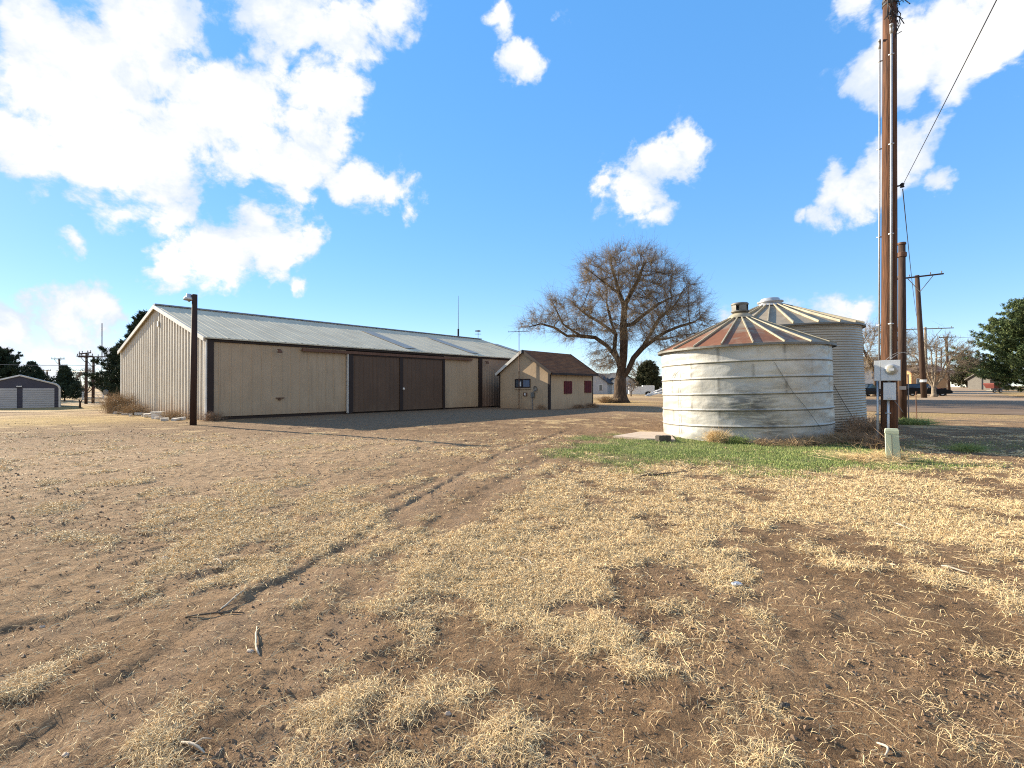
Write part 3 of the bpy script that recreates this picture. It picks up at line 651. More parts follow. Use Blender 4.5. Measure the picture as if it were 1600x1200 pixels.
# ------------------------------------------------------------------ shed beside the barn
S0 = Vector((2.6, 34.7, 0)); SF = (S0, U, V_); SL, SW, SE, SP = 5.83, 4.58, 2.62, 4.12
shed = thing('stucco_shed', 'small tan stucco shed with brown shingle roof and maroon boarded windows', 'shed', S0)
m = MB()
def spoly(a): return [P3(SF, a, 0, -.05), P3(SF, a, SW, -.05), P3(SF, a, SW, SE), P3(SF, a, SW / 2, SP), P3(SF, a, 0, SE)]
m.prism(spoly(0), U * SL); m.build('wall', M['stucco'], shed)
ov = .28; sl_ = (SP - SE) / (SW / 2)
for b0, b1 in ((-ov, SW / 2), (SW + ov, SW / 2)):
    z0 = SE - ov * sl_ + .03; z1 = SP + .03
    m = MB(); m.prism([P3(SF, -.16, b0, z0), P3(SF, SL + .25, b0, z0), P3(SF, SL + .25, b1, z1), P3(SF, -.16, b1, z1)], (0, 0, .10))
    m.build('roof', M['shingle'], shed)
    for e_ in (-.19, SL + .28): MB().beam(P3(SF, e_, b0, z0 + .03), P3(SF, e_, b1, z1 + .03), .05, .20).build('rake_board', M['dark_trim'] if b0 < 0 else M['white_trim'], shed)
    e = -.03 if b0 < 0 else .03
    m = MB(); m.beam(P3(SF, -.16, b0 + e * 1.4, z0 + .03), P3(SF, SL + .25, b0 + e * 1.4, z0 + .03), .05, .15); m.build('fascia', M['dark_trim'], shed)
m = MB(); m.fbox(SF, (-.04, -.05, 0), (.12, .10, SE - .1)); m.build('corner_trim', M['dark_trim'], shed)
MB().fbox(SF, (-.03, SW - .06, 0), (.06, SW + .03, SE - .1)).build('corner_trim', M['dark_trim'], shed); MB().fbox(SF, (SL - .06, -.03, 0), (SL + .03, .06, SE - .1)).build('corner_trim', M['dark_trim'], shed)
def sb(px): return along(S0, V_, px)
def sa(px): return along(S0, U, px)
b0, b1 = sb(829), sb(805); D = S0.y + V_.y * (b0 + b1) / 2
z0, z1 = ZZ(606, D), ZZ(592, D)
m = MB()
for lo, hi in (((b0, z0), (b1, z0 + .07)), ((b0, z1 - .07), (b1, z1)), ((b0, z0 + .07), (b0 + .06, z1 - .07)), ((b1 - .06, z0 + .07), (b1, z1 - .07)), (((b0 + b1) / 2 - .03, z0 + .07), ((b0 + b1) / 2 + .03, z1 - .07))):
    m.fbox(SF, (-.05, lo[0], lo[1]), (.0, hi[0], hi[1]))
wnd = m.build('window', M['dark_trim'], shed)
m = MB(); m.fbox(SF, (-.02, b0 + .06, z0 + .07), (.004, (b0 + b1) / 2 - .03, z1 - .07)); m.build('pane', M['glass_blue'], wnd)
m = MB(); m.fbox(SF, (-.02, (b0 + b1) / 2 + .03, z0 + .07), (.004, b1 - .06, z1 - .07)); m.build('pane', M['glass'], wnd)
m = MB(); m.fbox(SF, (-.024, b0 + .86, z0 + .12), (-.0205, b0 + .97, z1 - .2)); m.build('curtain', M['white'], wnd)
m = MB(); m.fbox(SF, (-.09, b0 - .05, z0 - .07), (.02, b1 + .05, z0 - .005)); m.build('sill', M['stucco'], wnd)
for p0, p1, y0, y1 in ((881, 893, 615, 595.5), (913, 923.5, 613.5, 595)):
    a0, a1 = sa(p0), sa(p1); D = S0.y + U.y * (a0 + a1) / 2
    m = MB(); m.fbox(SF, (a0, -.06, ZZ(y0, D)), (a1, .02, ZZ(y1, D))); o = m.build('boarded_window', M['maroon'], shed)
    m = MB()
    for k in range(1, 4): m.fbox(SF, (a0 + (a1 - a0) * k / 4 - .008, -.068, ZZ(y0, D) + .02), (a0 + (a1 - a0) * k / 4 + .008, -.061, ZZ(y1, D) - .02))
    m.build('board_seam', M['dark_trim'], o)
q = P3(SF, -.02, sb(838), ZZ(607, 35.4)); m = MB(); m.lathe([(.01, 0), (.11, .03), (.16, .08), (.15, .085)], 14); 
rot = Matrix.Rotation(R(80), 3, Vector((1, .35, 0)).normalized()); m.v = [tuple(q - U * .16 + rot @ Vector(v)) for v in m.v]; m.beam(q, q - U * .16, .03, .03); m.build('satellite_dish', M['gal_dark'], shed)
q = P3(SF, -.1, sb(833.5), 0); m = MB(); m.fbox(SF, (-.14, sb(836), ZZ(621, 35.4)), (-.0, sb(831), ZZ(613, 35.4))); o = m.build('gas_meter', M['gal_dark'], shed)
m = MB(); m.tube([P3(SF, -.07, sb(832.6), 0), P3(SF, -.07, sb(832.6), ZZ(621, 35.4) - .004)], .025, 8); m.tube([P3(SF, -.07, sb(835), ZZ(613, 35.4) + .004), P3(SF, -.07, sb(835), ZZ(610.5, 35.4)), P3(SF, -.07, sb(839), ZZ(610.5, 35.4))], .025, 8); m.build('gas_pipe', M['cable_grey'], o)
m = MB(); m.fbox(SF, (-.05, sb(824), ZZ(619, 35.5)), (.0, sb(818), ZZ(613.5, 35.5))); o = m.build('wall_vent', M['rail'], shed)
m = MB(); m.fbox(SF, (-.062, sb(821.8), ZZ(618, 35.5)), (-.051, sb(820), ZZ(614.6, 35.5))); m.build('damper', M['white'], o)
q = P3(SF, -.26, sb(814.5), 0); D = q.y
an = thing('television_antenna', 'tall thin television antenna mast standing against the stucco shed gable', 'antenna', q)
m = MB(); m.tube([q, (q.x, q.y, ZZ(512, D))], [.035, .022], 6); m.build('mast', M['rail'], an)
zc = ZZ(518, D)
m = MB(); m.tube([(q.x - .80, q.y - .05, zc - .03), (q.x + .75, q.y + .05, zc + .03)], .020, 6); m.build('boom', M['cable_grey'], an)
m = MB()
for k in range(7):
    xx_ = q.x - .75 + k * .24; h_ = .55 - .05 * k; m.tube([(xx_, q.y - h_, zc), (xx_, q.y + h_, zc)], .010, 4)
m.build('element', M['cable_grey'], an)
# drum of odds and ends by the shed
q = P3(BF, bt(780), -1.15, 0); D = q.y
dr = thing('trash_tub', 'dark blue tub heaped with white and yellow rags between barn and shed', 'tub', q)
m = MB(); m.lathe([(.02, .02), (.40, .02), (.52, .30), (.56, .62), (.52, .62), (.46, .3), (.02, .28)], 22, q); m.build('tub', M['car_blue'], dr, True)
m = MB(); m.blob(q + Vector((-.15, -.1, .72)), (.36, .34, .30), 4, .3, 14, 9); m.build('white_sack', M['white'], dr, True)
m = MB(); m.blob(q + Vector((.14, .02, .80)), (.28, .26, .24), 6, .35, 14, 9); m.build('yellow_rag', M['yellow'], dr, True)
# ------------------------------------------------------------------ yard lamp on its post
q = G(302, 20.5); q.z = 0
lp = thing('yard_light_post', 'dark wooden yard light post standing at the barn gable corner', 'lamp post', q)
tp = Vector((XX(303.8, 20.5), 20.5, ZZ(460, 20.5)))
m = MB(); m.tube([q - Vector((0, 0, .1)), q.lerp(tp, .5), tp], [.13, .118, .10], 14); m.build('post', M['lamp_post'], lp, True)
l0 = tp + Vector((-.15, -.02, -.13)); m = MB(); m.lathe([(.02, .16), (.09, .14), (.10, .05), (.17, .0), (.205, -.11), (.185, -.112), (.09, .0), (.0, .0)], 18, l0 + Vector((-.07, 0, 0)))
o = m.build('lamp_shade', M['gal'], lp, True)
m = MB(); m.blob(l0 + Vector((-.07, 0, -.08)), (.075, .075, .10), 2, 0, 12, 8); m.build('bulb', M['dial'], o, True)
m = MB(); m.beam(tp + Vector((0, 0, -.06)), tp + Vector((-.22, -.02, -.05)), .06, .05); m.build('bracket', M['rail'], lp)

# ------------------------------------------------------------------ grain bins
def tilt(o, c, deg, lean_px):
    u = Vector((c.x, c.y, 0)).normalized(); o.rotation_mode = 'QUATERNION'; o.rotation_quaternion = Quaternion(u, R(-deg))
def cone_roof(mb, r, z0, z1, rtop, n, ribh, ribw):
    pan = []; vs = []; fs = []; rows = 8
    return
def make_bin(c, r, eave, peak, rtop, nrib, label, near):
    root = thing('grain_bin', label, 'grain bin', c, 'round steel grain bins')
    N = 240; rows = 190 if near else int(eave / .0225)
    th = np.linspace(0, 2 * np.pi, N, endpoint=False); zz = np.linspace(-.06, eave, rows)
    T, Zg = np.meshgrid(th, zz); rr = np.full_like(T, r)
    scuff = np.zeros_like(T); seam_shade = np.zeros_like(T)
    if near:
        ring = eave / 6.0; ph = (Zg / ring) % 1.0; d = np.minimum(ph, 1 - ph) * ring
        rr = rr + .030 * np.exp(-(d / .017) ** 2)
        lo_ = ((Zg + .030) / ring) % 1.0; lo_ = np.minimum(lo_, 1 - lo_) * ring; seam_shade = seam_shade + .95 * np.exp(-(lo_ / .013) ** 2) * (Zg > .2) * (Zg < eave - .2)  # shade and crease dirt painted as a dark line below each ring joint
        dn = fbm(T * r * 1.1 + 5, Zg * 1.6, 4, 3) - .5; band = np.sin(np.pi * ph) ** .7
        rr = rr + dn * .085 * band + (fbm(T * r * 3.2, Zg * 3.4, 3, 9) - .5) * .026 * band
        for k in range(9):                                     # vertical lap seams, staggered ring by ring
            ringi = np.floor(Zg / ring); a = 2 * np.pi * k / 9 + (ringi % 2) * np.pi / 9 + .2
            dd = np.abs((T - a + np.pi) % (2 * np.pi) - np.pi) * r; rr = rr + .008 * np.exp(-(dd / .02) ** 2); seam_shade = seam_shade + .55 * np.exp(-((dd - .01) / .02) ** 2) * (.4 + .9 * (fbm(T * 3, Zg * 3, 2, 14) > .5))
        a0 = math.atan2(-c.y, -c.x)                            # worn where trucks have rubbed, on the yard side
        s = ((T - a0 - .10 + np.pi) % (2 * np.pi) - np.pi) * r
        scuff = np.exp(-((s) / .85) ** 2 - ((Zg - 1.05) / .55) ** 2) + .9 * np.exp(-((s - .55) / .5) ** 2 - ((Zg - .35) / .35) ** 2) + .35 * np.exp(-((s + 1.1) / .5) ** 2 - ((Zg - 1.1) / .25) ** 2) + .3 * np.exp(-((s - 0.8) / .3) ** 2 - ((Zg - 1.75) / .3) ** 2)
    else:
        rr = rr + .016 * np.cos(2 * np.pi * Zg / .09) + (fbm(T * r * .8, Zg * .8, 3, 4) - .5) * .03
    V = np.stack([c.x + rr * np.cos(T), c.y + rr * np.sin(T), Zg], 2).reshape(-1, 3)
    i = np.arange(rows - 1)[:, None] * N; k = np.arange(N)[None, :]; k2 = (k + 1) % N
    Fq = np.stack([i + k, i + k2, i + N + k2, i + N + k], 2).reshape(-1, 4)
    npmesh('wall', V, Fq, M['bin_steel'] if near else M['bin_corr'], root, smooth=True, attrs={'scuff': scuff.ravel(), 'seam_shade': np.clip(seam_shade, 0, .85).ravel()})
    # roof: flat wedge panels between raised radial ribs
    ro = r + .12; vs = []; fs = []; rust = []; rr_ = random.Random(5)
    zf = lambda q: eave + .0 + (peak - eave) * (ro - q) / (ro - rtop)
    for k in range(nrib):
        a0, a1 = 2 * np.pi * k / nrib, 2 * np.pi * (k + 1) / nrib
        am = (a0 + a1) / 2; facing = math.cos(am - math.radians(215)); ru = .28 + .42 * max(-.2, facing) + rr_.uniform(-.10, .10)
        o_ = len(vs); steps = 6
        for s in range(steps + 1):
            q = rtop + (ro - rtop) * s / steps
            for a in (a0, am, a1):
                vs.append((c.x + q * math.cos(a), c.y + q * math.sin(a), zf(q) - (.02 if a == am else 0) * s / steps)); rust.append(ru * (.55 + .75 * s / steps if s < steps else .9))
        for s in range(steps):
            for j in range(2):
                b = o_ + s * 3 + j; fs.append((b, b + 3, b + 4, b + 1))
    o = npmesh('roof', np.array(vs), np.array(fs), M['bin_roof'] if near else M['bin_roof_far'], root, attrs={'rust': np.array(rust)})
    m = MB(); m.lathe([(ro - .01, eave - .055), (ro + .015, eave - .055), (ro + .015, eave + .004), (ro - .06, eave + .004)], nrib * 4, c); m.build('eave_rim', M['gal_dark'], root)
    m = MB(); m.lathe([(r - .02, eave - .02), (ro - .012, eave - .03)], 64, c); m.build('soffit', M['gal_dark'], root)
    m = MB(); hw, hh = (.016, .05) if near else (.019, .08)
    for k in range(nrib):
        a = 2 * np.pi * k / nrib; d = Vector((math.cos(a), math.sin(a), 0))
        m.beam(Vector(c) + d * (rtop * .95) + Vector((0, 0, zf(rtop * .95) + hh / 2)), Vector(c) + d * (ro + .01) + Vector((0, 0, zf(ro) + hh / 2)), hw * 2, hh)
    m.build('roof_ribs', M['bin_rib'], root)
    return root
NB = Vector((7.58, 16.33, 0)); nb = make_bin(NB, 2.5, 2.80, 3.86, .27, 20, 'low round grain bin of pale dented sheet with rust on its roof', True)
m = MB(); m.lathe([(.40, 3.83), (.40, 3.86), (.26, 3.98), (.20, 4.0), (.20, 4.02)], 28, NB); m.build('roof_collar', M['bin_rib'], nb, True)
m = MB(); m.lathe([(.0, 4.02), (.25, 4.02), (.28, 4.05), (.28, 4.08), (.10, 4.08), (.10, 4.24), (.26, 4.26), (.27, 4.31), (.24, 4.34), (.0, 4.37)], 28, NB); v = m.build('vent_cap', M['gal_dark'], nb, True)
for ks in ((13, 0, 1), (3, 4), (6, 7, 8), (10, 11)):
    m = MB()
    for k in ks:
        a = 2 * math.pi * k / 14; d = Vector((math.cos(a), math.sin(a), 0)); m.beam(NB + d * .245 + Vector((0, 0, 4.082)), NB + d * .245 + Vector((0, 0, 4.268)), .115, .012, d)
    m.build('vent_screen', M['gal_dark'], v)
# brace rods leaning on the wall
m = MB()
def onbin(px, z): 
    th = math.atan2(px - CX, F); d = 18.0; u = Vector((math.sin(th), math.cos(th), 0)); b = u.dot(NB); s = b - math.sqrt(max(0, b * b - NB.length_squared + 2.55 ** 2)); q = u * s; q.z = z; return q
m.tube([onbin(1214, 2.25), onbin(1240, 1.45), onbin(1262, .95), onbin(1284, .35)], .006, 5); m.build('brace_rod', M['gal_dark'], nb); m = MB()
m.tube([onbin(1062, 2.2), onbin(1050, 1.85)], .006, 5); m.tube([onbin(1062, 2.3), onbin(1062, .2)], .005, 5)
m.build('brace_rod', M['gal_dark'], nb)
tilt(nb, NB, 1.5, 0)
FB = Vector((11.04, 20.86, 0)); fb = make_bin(FB, 3.1, 3.82, 4.98, .42, 24, 'taller corrugated grain bin with grey cone roof behind the low one', False)
m = MB(); m.lathe([(.58, 4.95), (.58, 4.99), (.46, 5.05), (.43, 5.06), (.43, 5.12), (.50, 5.12), (.50, 5.17), (.36, 5.18), (.36, 5.27), (.33, 5.30), (0, 5.32)], 32, FB); m.build('roof_cap', M['gal'], fb, True)
m = MB(); th = math.atan2(1318 - CX, F); u = Vector((math.sin(th), math.cos(th), 0))
def onfar(px, z):
    th = math.atan2(px - CX, F); u = Vector((math.sin(th), math.cos(th), 0)); b = u.dot(FB); s = b - math.sqrt(max(0, b * b - FB.length_squared + 3.16 ** 2)); q = u * s; q.z = z; return q
m.tube([onfar(1306, 1.6), onfar(1320, .95), onfar(1338, .2)], .009, 5); m.build('brace_rod', M['black'], fb)
tilt(fb, FB, 2.4, 0)
m = MB(); pts = [at(958, 684), at(1000, 677), at(1045, 677.5), at(1055, 690), at(1010, 688)]
m.prism([p_ + Vector((0, 0, -.05)) for p_ in pts], (0, 0, .11)); o = m.build('concrete_slab', M['slab'], loc=at(1000, 684)); tag(o, 'cracked tan concrete slab in the grass beside the low grain bin', 'slab')
q = at(1036, 690); m = MB(); fr = (q, Vector((.95, .3, 0)), Vector((-.3, .95, 0)))
m.fbox(fr, (-.2, -.1, -.02), (.2, .1, .17)); m.fbox(fr, (-.19, -.09, .171), (-.03, .09, .18)); m.fbox(fr, (.03, -.09, .171), (.19, .09, .18))
o = m.build('cinder_block', M['cinder'], loc=q); tag(o, 'dark cinder block at the left foot of the low grain bin', 'block')

# ------------------------------------------------------------------ main pole with its meter boxes
PB = Vector((9.74, 12.9, 0)); PR = Vector((.798, -.603, 0)); PN = Vector((-.603, -.798, 0))      # lateral, toward the yard
mp = thing('utility_pole', 'tall brown wooden power pole with two conduits and grey meter boxes', 'power pole', PB)
TOPZ = 11.75; lean = Vector((.06, 0, 0))
def pole_at(z): return PB + lean * (z / TOPZ) + Vector((0, 0, z))
m = MB(); m.tube([pole_at(z) for z in (-.1, 1, 3, 6, 9, TOPZ)], [.185, .180, .172, .165, .155, .148], 22); m.build('pole', M['wood_pole'], mp, True)
def conduit(off, fr_, z0, z1, r, name, hood=True):
    m = MB(); g_ = lambda z: pole_at(z) + PR * off + PN * fr_
    m.tube([g_(z0), g_((z0 + z1) / 2), g_(z1)], r, 12)
    for z in np.arange(z0 + .9, z1, 2.3):
        m.tube([g_(z - .015), g_(z + .015)], r * 1.35, 12)
        m.beam(g_(z) - PR * .06, g_(z) + PR * .06, .012, .03)
    if hood: m.tube([g_(z1 - .02), g_(z1 + .10), g_(z1 + .17) + PN * .07, g_(z1 + .13) + PN * .13], r * 1.5, 10)
    return m.build(name, M['gal'], mp, True)
conduit(-.210, .02, 2.30, 10.45, .021, 'conduit'); conduit(.035, .200, 2.30, 10.65, .026, 'conduit')
conduit(-.235, .10, -.02, 1.745, .030, 'conduit', False); conduit(-.02, .235, .02, 1.255, .028, 'conduit', False)
BX = pole_at(0) + PN * .20; bf = (BX, PR, PN)
m = MB(); m.fbox(bf, (-.165, -.01, 1.75), (.235, .15, 2.27)); m.fbox(bf, (-.155, .1505, 1.765), (.225, .158, 2.255)); o = m.build('meter_box', M['box_grey'], mp)
m = MB(); m.fbox(bf, (-.30, -.01, 1.745), (-.168, .125, 2.265)); m.fbox(bf, (-.292, .1255, 1.76), (-.176, .132, 2.25)); m.build('side_box', M['box_grey'], mp)
m = MB(); mc = BX + PR * .05 + PN * .158 + Vector((0, 0, 2.03)); 
m.lathe([(.135, 0), (.135, .025), (.112, .04), (.108, .04)], 28); rotm = Matrix((PR, Vector((0, 0, 1)), PN)).transposed(); 
m.v = [tuple(mc + rotm @ Vector(v)) for v in m.v]; m.build('meter_ring', M['gal'], o, True)
m = MB(); m.lathe([(.108, .03), (.104, .065), (.094, .078), (.0, .082)], 28); m.v = [tuple(mc + rotm @ Vector(v)) for v in m.v]; m.build('meter_dial', M['dial'], o, True)
m = MB(); m.fbox((mc + PN * .079, PR, PN), (-.055, 0, -.03), (.055, .008, .025)); m.build('dial_plate', M['box_grey'], o)
m = MB(); m.fbox(bf, (-.115, -.01, 1.26), (.145, .12, 1.70)); m.fbox(bf, (-.105, .1205, 1.27), (.135, .130, 1.69)); o = m.build('disconnect_box', M['box_grey'], mp)
m = MB(); m.fbox(bf, (-.02, .1305, 1.30), (.05, .142, 1.335)); m.build('latch', M['gal'], o)
m = MB(); m.tube([BX + PN * .06 + Vector((0, 0, 1.70)), BX + PN * .06 + Vector((0, 0, 1.752))], .035, 10); m.build('nipple', M['gal_dark'], mp)
m = MB()
for q0, q1, q2 in (((-.06, 2.28), (.25, 2.62), (.46, 2.33)), ((.02, 2.28), (.30, 2.55), (.40, 2.42)), ((.10, 1.25), (.2, 1.12), (.28, .95))):
    a, b, c_ = [BX + PR * q[0] + PN * .06 + Vector((0, 0, q[1])) for q in (q0, q1, q2)]
    MB().tube([a.lerp(b, s).lerp(b.lerp(c_, s), s) for s in np.linspace(0, 1, 9)], .007, 5).build('loose_wire', M['cable_grey'], mp, True)
m = MB(); rr = random.Random(4)
for k in range(26):                              # service cables twisted about the head of the pole
    a = rr.uniform(-.6, 1.9); z = TOPZ - rr.uniform(.1, 1.0); q = pole_at(z) + (PR * math.cos(a) * .6 + PN * math.sin(a)).normalized() * .17
    pts = [q]
    for j in range(4): q = q + Vector((rr.uniform(-.10, .12), rr.uniform(-.1, .06), rr.uniform(-.22, .24))); pts.append(q)
    m.tube(pts, .011, 5)
for z in (TOPZ - .18, TOPZ - .28): m.lathe([(.155, 0), (.165, .01), (.165, .06), (.155, .07)], 20, pole_at(z))
m.build('cable_bundle', M['cable'], mp, True)
iz = 6.75; q = pole_at(iz) + PR * .18
m = MB(); m.tube([q - PR * .05, q + PR * .10], .02, 6); m.lathe([(.0, -.06), (.05, -.05), (.035, -.01), (.05, .03), (.02, .06)], 12, q + PR * .08); m.build('insulator', M['black'], mp)
INS = q + PR * .09
PD = at(1395.5, 722); pf = (PD, Vector((.84, -.54, 0)), Vector((-.54, -.84, 0)))
pd_ = thing('cable_pedestal', 'pale green utility pedestal leaning in dry grass in front of the power pole', 'utility pedestal', PD)
m = MB(); zt = .70; lo_ = [(-.125, -.11), (.125, -.11), (.125, .11), (-.125, .11)]
vs = [P3(pf, a, b, -.05) for a, b in lo_] + [P3(pf, a * .88 - .03, b * .88, zt - .05) for a, b in lo_] + [P3(pf, a * .80 - .03, b * .8, zt) for a, b in lo_]
m.add(vs, [(0, 1, 5, 4), (1, 2, 6, 5), (2, 3, 7, 6), (3, 0, 4, 7), (4, 5, 9, 8), (5, 6, 10, 9), (6, 7, 11, 10), (7, 4, 8, 11), (8, 9, 10, 11)]); m.build('cabinet', M['pedestal'], pd_)
m = MB(); vs = [P3(pf, a * .94 - .03, b * .94, zt - .09) for a, b in lo_] + [P3(pf, a * .93 - .03, b * .93, zt - .035) for a, b in lo_] + [P3(pf, a * .84 - .03, b * .84, zt + .008) for a, b in lo_]
m.add(vs, [(3, 2, 1, 0), (0, 1, 5, 4), (1, 2, 6, 5), (2, 3, 7, 6), (3, 0, 4, 7), (4, 5, 9, 8), (5, 6, 10, 9), (6, 7, 11, 10), (7, 4, 8, 11), (8, 9, 10, 11)]); m.build('lid', M['pedestal'], pd_)
m = MB(); m.beam(P3(pf, -.02, .112, .05), P3(pf, -.04, .100, zt - .12), .012, .01, pf[1]); m.build('door_seam', M['gal_dark'], pd_)
# short second pole
q = atg(1410, 655); SPB = q
sp = thing('pole_stub', 'short thick wooden pole without cross arm just behind the main power pole', 'power pole', q)
tz = ZZ(382, q.y); m = MB(); m.tube([q - Vector((0, 0, .1)), (q.x, q.y, tz * .5), (q.x, q.y, tz)], [.175, .165, .145], 16); m.build('pole', M['wood_dark'], sp, True)
m = MB(); m.lathe([(.165, 0), (.20, .02), (.20, .22), (.165, .24)], 16, (q.x, q.y, tz - .62)); m.build('iron_band', M['rail'], sp); MB().lathe([(.0, .12), (.17, .10), (.18, 0)], 16, (q.x, q.y, tz)).build('pole_cap', M['rail'], sp)
m = MB(); m.tube([(q.x + .22, q.y - .1, 0), (q.x + .20, q.y - .1, 2.2)], .03, 8); m.fbox((q, PR, PN), (-.12, .18, 1.45), (.14, .28, 1.62)); m.build('conduit', M['cable_grey'], sp)
q2 = q + Vector((.62, -.1, 0)); m = MB(); m.tube([q2, q2 + Vector((-.05, 0, 1.35))], .022, 6); m.fbox((q2, PR, PN), (-.05, -.02, 1.2), (.02, .02, 1.36)); o = m.build('marker_stake', M['rail'], loc=q2); tag(o, 'thin rusty marker stake in the ground beside the short pole', 'stake')

def cross_pole(label, base, top, r, arms, group='power poles far off', name='utility_pole', m_=None, tr=None):
    o = thing(name, label, 'power pole', base, group); base = Vector(base); top = Vector(top)
    m = MB(); m.tube([base - Vector((0, 0, .2)), base.lerp(top, .5), top], [r, r * .9, r * .75], 10); m.build('pole', m_ or M['wood_dark'], o, True)
    ends = []
    for frac, half, dr, dz in arms:
        c_ = base.lerp(top, frac); d = Vector(dr).normalized(); a, b = c_ - d * half + Vector((0, 0, -dz)), c_ + d * half + Vector((0, 0, dz)); ends.append((a, b))
        m = MB(); sh = Vector((0, -r - .06, 0)); m.beam(a + sh, b + sh, .12, .14); ca = m.build('cross_arm', m_ or M['wood_dark'], o)
        m = MB(); 
        for s in (-1, 1): m.beam(c_ + sh * 1.25 + d * half * .55 * s + Vector((0, 0, dz * .55 * s - .05)), c_ + sh * 1.1 + Vector((0, 0, -.85 * half / 1.2)), .05, .05)
        m.build('arm_brace', M['gal_dark'], ca)
        for s in (-.92, -.45, .45, .92): MB().lathe([(.0, .26), (.05, .22), (.06, .10), (.03, .07), (.03, .0)], 8, c_ + sh + d * half * s + Vector((0, 0, dz * s + .07))).build('insulator', M['cable_grey'], ca)
    if tr:
        q = base.lerp(top, tr) + Vector((.3, -.2, 0)); m = MB(); m.lathe([(0, .5), (.26, .46), (.28, .4), (.28, -.4), (.24, -.45), (0, -.45)], 14, q); m.build('transformer', M['gal_dark'], o, True)
    return o, ends
b = atg(1444, 622); p3, e3 = cross_pole('leaning wooden power pole with one cross arm beyond the street', b, (XX(1433.5, b.y), b.y, ZZ(430, b.y)), .26, [(.985, 2.15, (1, -.12, 0), .22)])
m = MB(); m.lathe([(.275, 0), (.275, .25)], 10, b.lerp(Vector((XX(1433.5, b.y), b.y, ZZ(430, b.y))), .13)); m.build('pole_band', M['white'], p3)
b4 = atg(1447.5, 612); cross_pole('pale distant power pole with cross arm seen through the bare street tree', b4, (XX(1446, b4.y), b4.y, ZZ(511, b4.y)), .24, [(.97, 4.0, (1, -.1, 0), .10)], m_=M['bark_pale'])
b5 = atg(1483, 609.5); b5.y = min(b5.y, 100); b5 = G(1483, 88); p5, e5 = cross_pole('dark distant power pole with small cross arm above the dirt lane', b5, (XX(1478.5, 88), 88, ZZ(526, 88)), .24, [(.985, 1.4, (1, -.1, 0), .05)])
b6 = G(1471, 92); lp2 = thing('street_light', 'distant street light pole with a lamp arm left of the lane', 'street light', b6)
m = MB(); m.tube([b6, (b6.x, b6.y, ZZ(543, 92))], [.13, .09], 8); m.build('pole', M['wood_dark'], lp2)
m = MB(); q = Vector((b6.x, b6.y, ZZ(545, 92))); m.tube([q, q + Vector((-.9, 0, .35)), q + Vector((-2.2, 0, .45))], .07, 6); m.build('lamp_arm', M['gal_dark'], lp2)
m = MB(); m.blob(q + Vector((-2.5, 0, .40)), (.55, .22, .14), 3, .05); m.build('lamp_head', M['cable_grey'], lp2, True)
# west poles
zb = lambda px, Y: G(px, Y)
for px, pt, Y, arms, lab in ((134.5, 551, 62, [(.93, 1.0, (1, 0, 0), 0.0), (.985, .6, (.9, .4, 0), 0.1)], 'taller of two neighbouring dark poles beyond the slate blue garage'),
                             (145.5, 557, 64, [(.99, 1.8, (-1, 0.05, 0), 0.0)], 'shorter dark pole beside the pine tree west of the barn')):
    bb = zb(px, Y); cross_pole(lab, bb, (XX(px + .6, Y), Y, ZZ(pt, Y)), .17, arms)
bb = zb(96, 95); cross_pole('thin leaning cross arm pole behind the small western spruce', bb, (XX(92, 95), 95, ZZ(560, 95)), .18, [(.985, 1.25, (1, 0, 0), .0)])
bb = zb(74, 110); cross_pole('short cross arm pole with transformer above the garage roof', bb, (XX(73.5, 110), 110, ZZ(578, 110)), .20, [(.97, 1.05, (1, 0, 0), .0)], tr=.72)
bb = zb(159, 330); tw = thing('radio_mast', 'tall hazy lattice radio mast far behind the western pine', 'radio mast', bb)
m = MB(); 
for k in range(3): a = k * 2.094; m.tube([bb + Vector((math.cos(a) * .35, math.sin(a) * .35, 0)), Vector((bb.x + math.cos(a) * .25, bb.y + math.sin(a) * .25, ZZ(505, 330)))], .09, 4)
m.build('legs', M['cable_grey'], tw)
m = MB(); 
for k in range(30):
    z = bb.z + k * 1.4; a = (k % 3) * 2.094; b_ = a + 2.094; m.tube([(bb.x + math.cos(a) * .35, bb.y + math.sin(a) * .35, z), (bb.x + math.cos(b_) * .33, bb.y + math.sin(b_) * .33, z + 1.4)], .05, 3)
m.build('lattice', M['cable_grey'], tw)
def wire(label, pts, r, sag, grp='overhead wires'):
    m = MB(); P = []
    for a, b in zip(pts[:-1], pts[1:]):
        a, b = Vector(a), Vector(b)
        for s in np.linspace(0, 1, 25): q = a.lerp(b, s); q.z -= sag * 4 * s * (1 - s); P.append(q)
    m.tube(P, r, 5); o = m.build('power_line', M['cable_grey'] if r > .02 else M['cable'], loc=P[0]); tag(o, label, 'wire', grp); return o
far_end = Vector((XX(1557, 6.0), 6.0, ZZ(0, 6.0)))
dirv = far_end - INS
wire('thin wire running from the side of the main pole to the upper right', [INS, INS + dirv * 2.0], .007, .03)
wire('thin wire dropping from the main pole to the leaning pole', [INS + Vector((0, 0, -.1)), Vector((XX(1429.5, b.y), b.y - .3, ZZ(497, b.y)))], .012, .5)
wire('thin distant wire running east from the dark lane pole over the juniper', [e5[0][1], Vector((XX(1640, 92), 92, ZZ(528, 92)))], .03, .2)
wire('upper thin line across the sky above the slate blue garage', [Vector((XX(-40, 66), 66, ZZ(568, 66))), Vector((XX(150, 64), 64, ZZ(571, 64)))], .025, .1)
wire('lower thin line across the sky above the slate blue garage', [Vector((XX(60, 100), 100, ZZ(579, 100))), Vector((XX(136, 62.3), 62.3, ZZ(580, 62.3)))], .022, .1)

